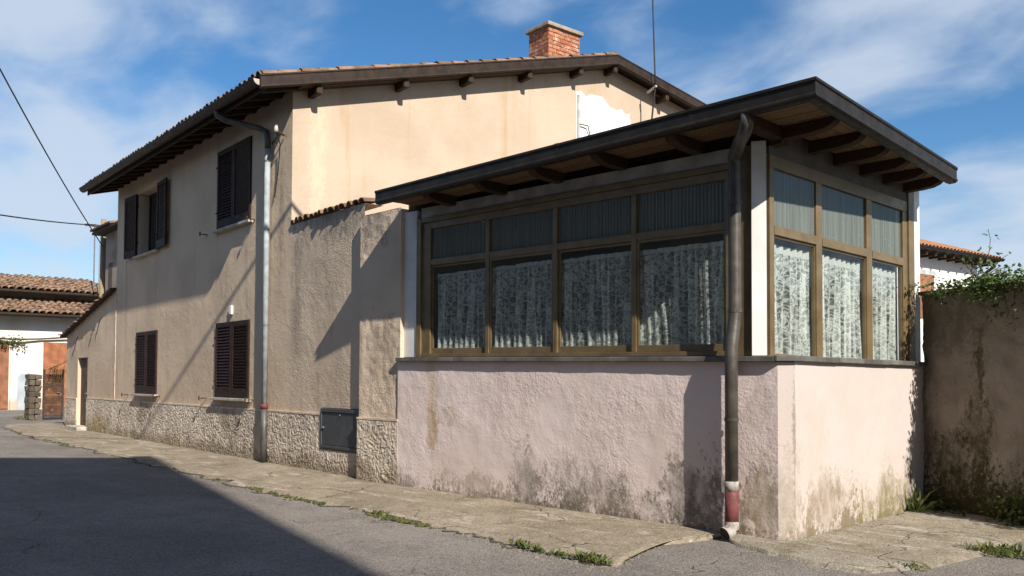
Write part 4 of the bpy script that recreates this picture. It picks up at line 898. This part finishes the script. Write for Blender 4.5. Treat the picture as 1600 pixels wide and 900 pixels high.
def sprig(base, top, n, size, bend=0.05):
    b, t = Vector(base), Vector(top); P = [b.lerp(t, k/6)+Vector((random.uniform(-bend, bend), random.uniform(-bend, bend), 0))*(0 < k) for k in range(7)]
    MB().tube(P, 0.007, 5, r_end=0.003).build('stem', M['stem'], cre)
    for k in range(n):
        q = P[min(6, int(random.random()**0.8*7))]+Vector((random.gauss(0, .035), random.gauss(0, .035), random.gauss(0, .04))); leaf_cloud(m, [q], size)
sprig(rwp(0.91, 0, 2.68), rwp(0.93, 0, 3.38), 26, 0.06, 0.018)
for k in range(16):
    u = random.uniform(0.3, 5.0); z = 2.8; sprig(rwp(u, -0.05, z), rwp(u+random.uniform(-.2, .3), random.uniform(-.2, .1), z+random.uniform(0.10, 0.34)), 14, 0.055)
for k in range(10):
    u = random.uniform(0.9, 4.0); sprig(rwp(u, -0.09, 2.75), rwp(u+random.uniform(-.1, .1), -0.12, 2.45-random.uniform(0, .25)), 16, 0.05, 0.02)
m.build('foliage', M['leaf'], cre, kind='stuff')

# ------------------------------------------------------------------ white house beyond the boundary wall
A_, B_ = Vector((-11.47, 30.86, 0)), Vector((-10.53, 36.65, 0))
dr = (B_-A_).normalized(); nr_ = Vector((dr.y, -dr.x, 0)); rah = math.atan2(dr.y, dr.x)
bh = thing('neighbour_house', 'white house with orange tiled roof seen beyond the boundary wall', 'house', tuple(B_), rah, world_parts=False)
# local x along eave (0 at the right end, negative to the left), y into the house (left of dr)
MB().box(-14, -0.55, 0.6, 7, 0, 6.15).build('wall', M['bgwhite'], bh)
MB().prism([(-14.3, 0.0, 6.20), (-14.3, 0.0, 6.30), (-14.3, 4.2, 7.75), (-14.3, 8.2, 6.3), (-14.3, 8.2, 6.2)], (14.3, 0, 0)).build('roof', M['darkwood'], bh, fix=True)
COPO = coppo(0.50, 0.115, 0.095).mesh('tile', M['tileorange'], True)
bro = [o for o in bh.children if o.name.startswith('roof')][0]
for row in range(9):
    for k in range(30):
        if row > 3 and k > 24: continue
        t = link('tile', COPO, bro); y = -0.03+row*0.42; t.location = (-0.12-k*0.235, y, 6.33+y*0.345); t.rotation_euler = (rad(19), 0, rad(random.uniform(-2, 2)))
MB().sweep([(-14.3, -0.06, 6.31), (0.05, -0.06, 6.31)], gp+gi).build('gutter', M['gutter'], bh)
for k in range(12): MB().box(-0.4-k*0.6, -0.3-k*0.6, 0.02, 0.62, 6.05, 6.18).build('rafter', M['darkwood'], bh)
MB().tube([(-0.35, -0.02, 6.25), (-0.36, 0.05, 6.0), (-0.42, 0.40, 5.75), (-0.45, 0.53, 5.55), (-0.45, 0.53, 0.2)], 0.06, 8).build('downpipe', M['gutter'], bh, smooth=True)
w_ = MB().box(-5.0, -3.75, 0.55, 0.598, 3.9, 5.45).build('window', M['browndoor'], bh); MB().box(-5.1, -3.65, 0.54, 0.62, 5.46, 5.62).build('lintel', M['greyboard'], w_)

# ------------------------------------------------------------------ far houses at the left end of the street
fh = thing('far_farmhouse', 'old white farmhouse with two stepped tiled roofs at far left end of street', 'house', (-49.0, 14.5, 0))
X0 = -49.0
m = MB(); m.box(X0-8, X0, 6.0, 19.5, 0, 4.75); m.build('wall', M['whitewash'], fh)
MB().box(X0-8, X0-1.6, 6.0, 20.5, 4.6, 6.1).build('upper_wall', M['oldwall'], fh)
lr = MB().prism([(X0+0.75, 5.8, 4.70), (X0+0.75, 5.8, 4.80), (X0-1.7, 5.8, 5.66), (X0-1.7, 5.8, 5.50)], (0, 14.2, 0.12)).build('lower_roof', M['darkwood'], fh, fix=True)
ur = MB().prism([(X0-0.9, 5.8, 6.02), (X0-0.9, 5.8, 6.12), (X0-3.9, 5.8, 7.05), (X0-8.5, 5.8, 6.0), (X0-8.5, 5.8, 5.9)], (0, 15.0, 0.10)).build('upper_roof', M['darkwood'], fh, fix=True)
CB = coppo(0.62, 0.165, 0.135).mesh('tile', M['tile'], True)
for row in range(7):
    for k in range(21):
        y = 11.5+k*0.34; x = X0+0.80-row*0.42
        if row < 6:
            t = link('tile', CB, lr); t.location = (x, y+random.uniform(-.03, .03), 4.83+row*0.42*0.351+0.0085*(y-5.8)+random.uniform(0, .02)); t.rotation_euler = (rad(19+random.uniform(-3, 3)), 0, rad(90+random.uniform(-4, 4)))
        x = X0-0.85-row*0.44
        t = link('tile', CB, ur); t.location = (x, y+random.uniform(-.03, .03)-0.3, 6.15+row*0.44*0.31+0.0067*(y-5.8)+random.uniform(0, .02)); t.rotation_euler = (rad(17+random.uniform(-3, 3)), 0, rad(90+random.uniform(-4, 4)))
MB().sweep([(X0+0.84, 20.0, 4.84), (X0+0.84, 5.8, 4.72)], gp+gi).build('lower_gutter', M['gutter'], fh); MB().sweep([(X0-0.80, 20.8, 6.14), (X0-0.80, 5.8, 6.04)], gp+gi).build('upper_gutter', M['gutter'], fh)
d1 = MB().box(X0-0.02, X0+0.05, 11.2, 12.92, 0.05, 3.40).build('barn_door', M['browndoor'], fh)
for k in range(5): MB().box(X0+0.05, X0+0.07, 11.25+k*0.335, 11.57+k*0.335, 0.08, 2.9).build('plank', M['browndoor'], d1)
d3 = MB().box(X0-0.02, X0+0.05, 14.51, 15.9, 0.05, 3.46).build('barn_door', M['orangedoor'], fh)
for k in range(4): MB().box(X0+0.05, X0+0.07, 14.54+k*0.335, 14.86+k*0.335, 0.08, 3.4).build('plank', M['orangedoor'], d3)
pn = MB().prism([(X0, 13.34, 0.0), (X0, 14.10, 0.0), (X0, 14.10, 1.62), (X0, 13.95, 1.86), (X0, 13.5, 1.86), (X0, 13.34, 1.65)], (0.06, 0, 0)).build('weathered_panel', M['bluepanel'], fh, fix=True)
MB().box(X0, X0+0.10, 13.0, 13.2, 0, 3.5).build('door_jamb', M['whitewash'], fh)
MB().box(X0-2.4, X0-2.0, 11.9, 12.55, 6.6, 7.45).build('chimney', M['oldwall'], fh)
MB().tube([(X0+0.1, 12.0, 3.60), (X0+0.25, 13.2, 3.55), (X0+0.15, 14.3, 3.62), (X0+0.2, 15.6, 3.75)], 0.05, 6).build('canopy_rail', M['stem'], fh)
vine = thing('wall_vine', 'thin green vine along the ledge of the far white farmhouse', 'plant', (X0+0.3, 12.6, 3.4))
m = MB(); leaf_cloud(m, [(X0+0.25+random.uniform(-.15, .25), 11.3+2.3*random.random()**1.3, 3.45+random.gauss(0, .13)) for k in range(420)], 0.13); m.build('foliage', M['leaf'], vine, kind='stuff')
MB().tube([(X0+0.15, 11.3, 3.5), (X0+0.2, 12.3, 3.42), (X0+0.15, 13.4, 3.4)], 0.03, 5).build('stem', M['stem'], vine)

pier = thing('stone_pier', 'rough dark stone gate pier left of the rusty gate', 'pier', (-37.0, 10.58, 0))
random.seed(5)
for r in range(8):
    z = 0.0; 
    for k in range(2):
        for q in range(2):
            w = 0.22+random.uniform(-.03, .03); x = -37.15+q*0.29; y = 10.37+k*0.22; s = MB().box(x, x+0.28, y, y+0.21, r*0.22, r*0.22+0.212)
            s.v = [(a+random.uniform(-.03, .03), b+random.uniform(-.03, .03), c+random.uniform(-.03, .03)) for a, b, c in s.v]
            s.build('stone', M['stone'], pier, bevel=0.02)
gate = thing('rusty_gate', 'rusty brown sheet metal gate between stone pier and lean-to', 'gate', (-36.5, 11.2, 0))
m = MB(); m.box(-36.53, -36.47, 10.83, 10.90, 0.08, 1.95); m.box(-36.53, -36.47, 11.50, 11.57, 0.02, 1.95); m.box(-36.525, -36.475, 10.90, 11.50, 0.12, 0.2); m.box(-36.525, -36.475, 10.90, 11.50, 1.35, 1.42); m.build('gate_frame', M['iron'], gate)
for k, z in enumerate((0.2, 0.58, 0.97, 1.42)): MB().box(-36.51, -36.495, 10.885, 11.515, z+0.005, z+(0.375 if k < 3 else 0.34)).build('sheet_panel', M['gate'], gate)
MB().tube([(-36.46, 11.40, 1.05), (-36.42, 11.40, 1.05), (-36.42, 11.30, 1.05)], 0.02, 6).build('latch', M['galv'], gate)
fr_ = thing('dry_palm_frond', 'drooping dry palm frond hanging over the rusty gate', 'plant', (-36.4, 11.3, 1.9))
m = MB()
for k in range(70):
    b = Vector((-36.4+random.uniform(-.1, .15), 11.55-random.random()*0.55, 2.10-random.uniform(0, .25))); t = b+Vector((random.uniform(-.1, .25), -random.uniform(.05, .35), -random.uniform(.15, .55)))
    s = Vector((0.012, 0.012, 0.018)); m.add([b-s, b+s, t], [(0, 1, 2)])
m.build('leaflets', M['dry'], fr_, kind='stuff')
MB().tube([(-36.4, 11.75, 2.35), (-36.35, 11.4, 2.15), (-36.3, 10.95, 1.95)], 0.02, 5).build('stalk', M['stem'], fr_)

# ------------------------------------------------------------------ pole, antenna, wires
up = thing('utility_pole', 'weathered wooden utility pole behind the left corner of the house', 'utility pole', (-38.35, 13.6, 0))
MB().tube([(-38.35, 13.6, 0), (-38.35, 13.6, 8.35)], 0.16, 10, r_end=0.11).build('post', M['pole'], up, smooth=True)
MB().bar((-38.5, 12.9, 8.05), (-38.3, 14.2, 8.05), 0.07, 0.09).build('crossarm', M['iron'], up)
for y in (12.4, 13.1): MB().tube([(-38.42+0.15*(y-13.3), y+0.55, 8.08), (-38.42+0.15*(y-13.3), y+0.55, 8.22)], 0.045, 6).build('insulator', M['sill'], up)
ant = thing('tv_antenna', 'thin television aerial mast beside the wooden utility pole', 'antenna', (-49.5, 17.1, 6.9))
MB().tube([(-49.5, 17.1, 6.4), (-49.5, 17.1, 10.0)], 0.035, 6).build('mast', M['galv'], ant)
m = MB(); m.tube([(-49.5, 16.9, 9.9), (-49.5, 17.6, 9.6)], 0.025, 5); m.tube([(-49.5, 17.5, 9.9), (-49.5, 17.5, 9.2)], 0.02, 5); m.build('boom', M['galv'], ant)
MB().tube([(-49.5, 17.35, 6.4), (-49.5, 17.36, 9.0)], 0.02, 5).build('stay', M['galv'], ant)
def wire(name, a, b, sag, r, label, n=14):
    a, b = Vector(a), Vector(b); P = [a.lerp(b, k/n)-Vector((0, 0, 4*sag*(k/n)*(1-k/n))) for k in range(n+1)]
    return tag(MB().tube(P, r, 6).build(name, M['cable'], smooth=True), label, 'wire')
wire('overhead_wire', (-23.3, 4.6, 11.2), (-38.3, 13.55, 7.2), 0.25, 0.024, 'dark wire sloping down from the top left to the wooden pole')
wire('overhead_wire', (-26.0, 4.6, 6.05), (-38.35, 13.2, 8.05), 0.10, 0.024, 'level wire running left from the top of the wooden pole')
hp = lambda u, v, z: (HO[0]+u*math.cos(HA)-v*math.sin(HA), HO[1]+u*math.sin(HA)+v*math.cos(HA), z)
wire('service_cable', hp(0.60, 9.02, 14.0), hp(0.58, 9.27, 8.86), 0.0, 0.018, 'black service cable dropping to the gable eave from the top')
wire('wall_cable', hp(0.58, 9.27, 8.86), hp(0.30, 9.34, 7.3), 0.0, 0.022, 'short thin cable down the gable below the eave bracket')
# thick cable overhead whose shadow crosses the street facade
Sa, Sb = Vector((-16.97, 8.5, 3.15)), Vector((-22.64, 9.0, 0.0)); ca, cb = Sa+SUN*13, Sb+SUN*21; dd = (ca-cb).normalized()
wire('overhead_cable', ca+dd*4, cb-dd*6, 0.0, 0.045, 'thick overhead cable above the street casting the diagonal facade shadow')

# building across the street that throws the shadow on the road
eh = Vector((-17.8, 7.37, 0)); ex = 4.0
ey = 7.37+(ex+17.8)*(SUN.y/SUN.x); hgt = math.hypot(ex+17.8, ey-7.37)*math.tan(SUN_EL)
ap = MB().prism([(ex, ey, 0), (-4.0, ey-9.1, 0), (6.0, -20, 0), (34, -24, 0), (34, ey-30*0.255, 0)], (0, 0, hgt)); structure(ap.build('opposite_building', M['apartment'], fix=True))
# low row of houses on the near side of the street (mirrored in the veranda panes)
ow = MB().box(-46, -4.5, -13, -3.6, 0, 6.6); ow.prism([(-46.5, -3.0, 6.55), (-46.5, -8.3, 8.4), (-46.5, -13.6, 6.55)], (42, 0, 0)); structure(ow.build('opposite_house_row', M['apartment'], fix=True))

# ------------------------------------------------------------------ weeds
def tuft(name, label, c, r, n, h, cat='weeds', flat=0.6, group='weeds along the paving edges'):
    random.seed(int(abs(c[0]*1000+c[1]*77))); t = thing(name, label, cat, (c[0], c[1], 0.02), 0, group, world_parts=False); m = MB()
    for k in range(n):
        a = random.uniform(0, 6.28); rr = r*random.random()**0.6; b = Vector((rr*math.cos(a)*1.5, rr*math.sin(a)*flat, 0)); hh = h*random.uniform(.4, 1.2)
        tip = b+Vector((random.gauss(0, .5)*hh, random.gauss(0, .5)*hh, hh*random.uniform(.4, 1))); mid = b.lerp(tip, .55)+Vector((0, 0, hh*.18)); w = random.uniform(.004, .010)
        s = Vector((math.cos(a+1.6), math.sin(a+1.6), 0))*w; m.add([b-s, b+s, mid+s*1.2, mid-s*1.2, tip], [(0,1,2,3), (3,2,4)])
    m.build('blades', M['grass'], t, kind='stuff')
for nm, lb, c, r, n, h in (
    ('weed_tuft', 'small weed tuft on the sidewalk edge below the pillar', (-8.42, 6.17), 0.12, 80, 0.05),
    ('weed_tuft', 'largest grass tuft at the near broken end of the sidewalk', (-5.00, 5.95), 0.15, 170, 0.075),
    ('weed_tuft', 'low weeds just left of the largest grass tuft', (-5.35, 5.93), 0.10, 80, 0.045),
    ('weed_tuft', 'tiny weed beside a pale stone on the sidewalk edge', (-5.90, 5.98), 0.10, 70, 0.07),
    ('weed_tuft', 'tiny weed between pale stone and low weeds', (-5.63, 5.93), 0.07, 45, 0.06),
    ('weed_tuft', 'grass patch at the right edge of the concrete pad', (-2.60, 8.95), 0.26, 330, 0.09),
    ('weed_tuft', 'faint grass by the front edge of the concrete pad', (-2.95, 7.75), 0.12, 70, 0.035),
    ('weed_tuft', 'grass tuft at the foot of the stone gate pier', (-37.3, 10.3), 0.35, 120, 0.14),
    ('weed_tuft', 'weeds growing in the corner of veranda and dark wall', (-3.98, 11.15), 0.10, 70, 0.16),
    ('weed_tuft', 'thin upright weed against the pale side wall', (-4.05, 10.75), 0.05, 60, 0.36)): tuft(nm, lb, c, r, n, h)
bw = thing('broadleaf_weed', 'bright broadleaf weeds at the foot of the dark boundary wall', 'weeds', tuple(rwp(1.2, -0.2, 0)))
m = MB(); random.seed(3)
for cu, cn, hh in ((0.35, 40, .12), (0.6, 30, .08), (1.1, 120, .28), (1.35, 160, .34), (1.7, 120, .25), (2.3, 120, .3)):
    leaf_cloud(m, [rwp(cu+random.gauss(0, .09), -0.06-abs(random.gauss(0, .10)), hh*random.random()+0.03) for k in range(cn)], 0.065)
m.build('leaves', M['grass'], bw, kind='stuff')
m = MB(); random.seed(9)                                             # moss in the joint between sidewalk and road
oo = np.array(outer[2:14])
for k in range(900):
    i = random.randrange(len(oo)-1); t = random.random(); p = oo[i]*(1-t)+oo[i+1]*t
    if vnoise(p[0]*1.3, 0.0, 55) < 0.15: continue
    s = random.uniform(.008, .026); q = Vector((p[0], p[1]-0.02+random.gauss(0, .035), 0.010))
    m.add([q+Vector((-s*1.6, -s, 0)), q+Vector((s*1.6, -s, 0)), q+Vector((s*1.4, s, 0)), q+Vector((-s*1.4, s, 0)), q+Vector((0, 0, s*1.1))], [(0,1,4), (1,2,4), (2,3,4), (3,0,4)])
o = m.build('joint_moss', M['moss']); o['kind'] = 'stuff'; tag(o, 'green moss in the joint between sidewalk and road', 'moss')

m = MB(); random.seed(14)                                            # loose grit gathered along the sidewalk edge
for k in range(1500):
    i = random.randrange(3, len(outer)-2); t = random.random(); p = np.array(outer[i])*(1-t)+np.array(outer[i+1])*t
    s_ = random.uniform(.004, .013)*(1.8 if random.random() < 0.04 else 1); q = Vector((p[0]+random.gauss(0, .05), p[1]-0.06+random.gauss(0, .13), s_*0.4))
    V = [q+Vector((random.uniform(.6, 1.2)*s_*math.cos(a_), random.uniform(.6, 1.2)*s_*math.sin(a_), z_*s_)) for z_ in (-.5, .5) for a_ in (0.3, 2.4, 4.4)]
    m.add(V, [(0,2,1), (3,4,5), (0,1,4,3), (1,2,5,4), (2,0,3,5)])
o = m.build('road_grit', M['grit']); o['kind'] = 'stuff'; tag(o, 'loose grit and pebbles gathered along the sidewalk edge', 'grit')

m = MB(); rows = []                                                  # dark soil filling the joint between sidewalk and road
P = []
for (a, b) in zip(outer[1:14], outer[2:15]):
    for k in range(14): P.append((a[0]+(b[0]-a[0])*k/14, a[1]+(b[1]-a[1])*k/14))
for p in P:
    e = 0.16*float(vnoise(p[0]*2.3, p[1]*0.3, 3))+0.096*float(vnoise(p[0]*9, 1.0, 4)); w = 0.018+0.026*max(0, float(vnoise(p[0]*3.1, 2.0, 91)))+0.012*float(vnoise(p[0]*14, 5.0, 92))
    rows.append([(p[0], p[1]-e-max(w, 0.004), 0.0045), (p[0], p[1]-e+0.03, 0.0075)])
o = m.grid(rows).build('joint_soil', M['soil']); o['kind'] = 'stuff'; tag(o, 'dark soil in the joint between sidewalk and road', 'soil')
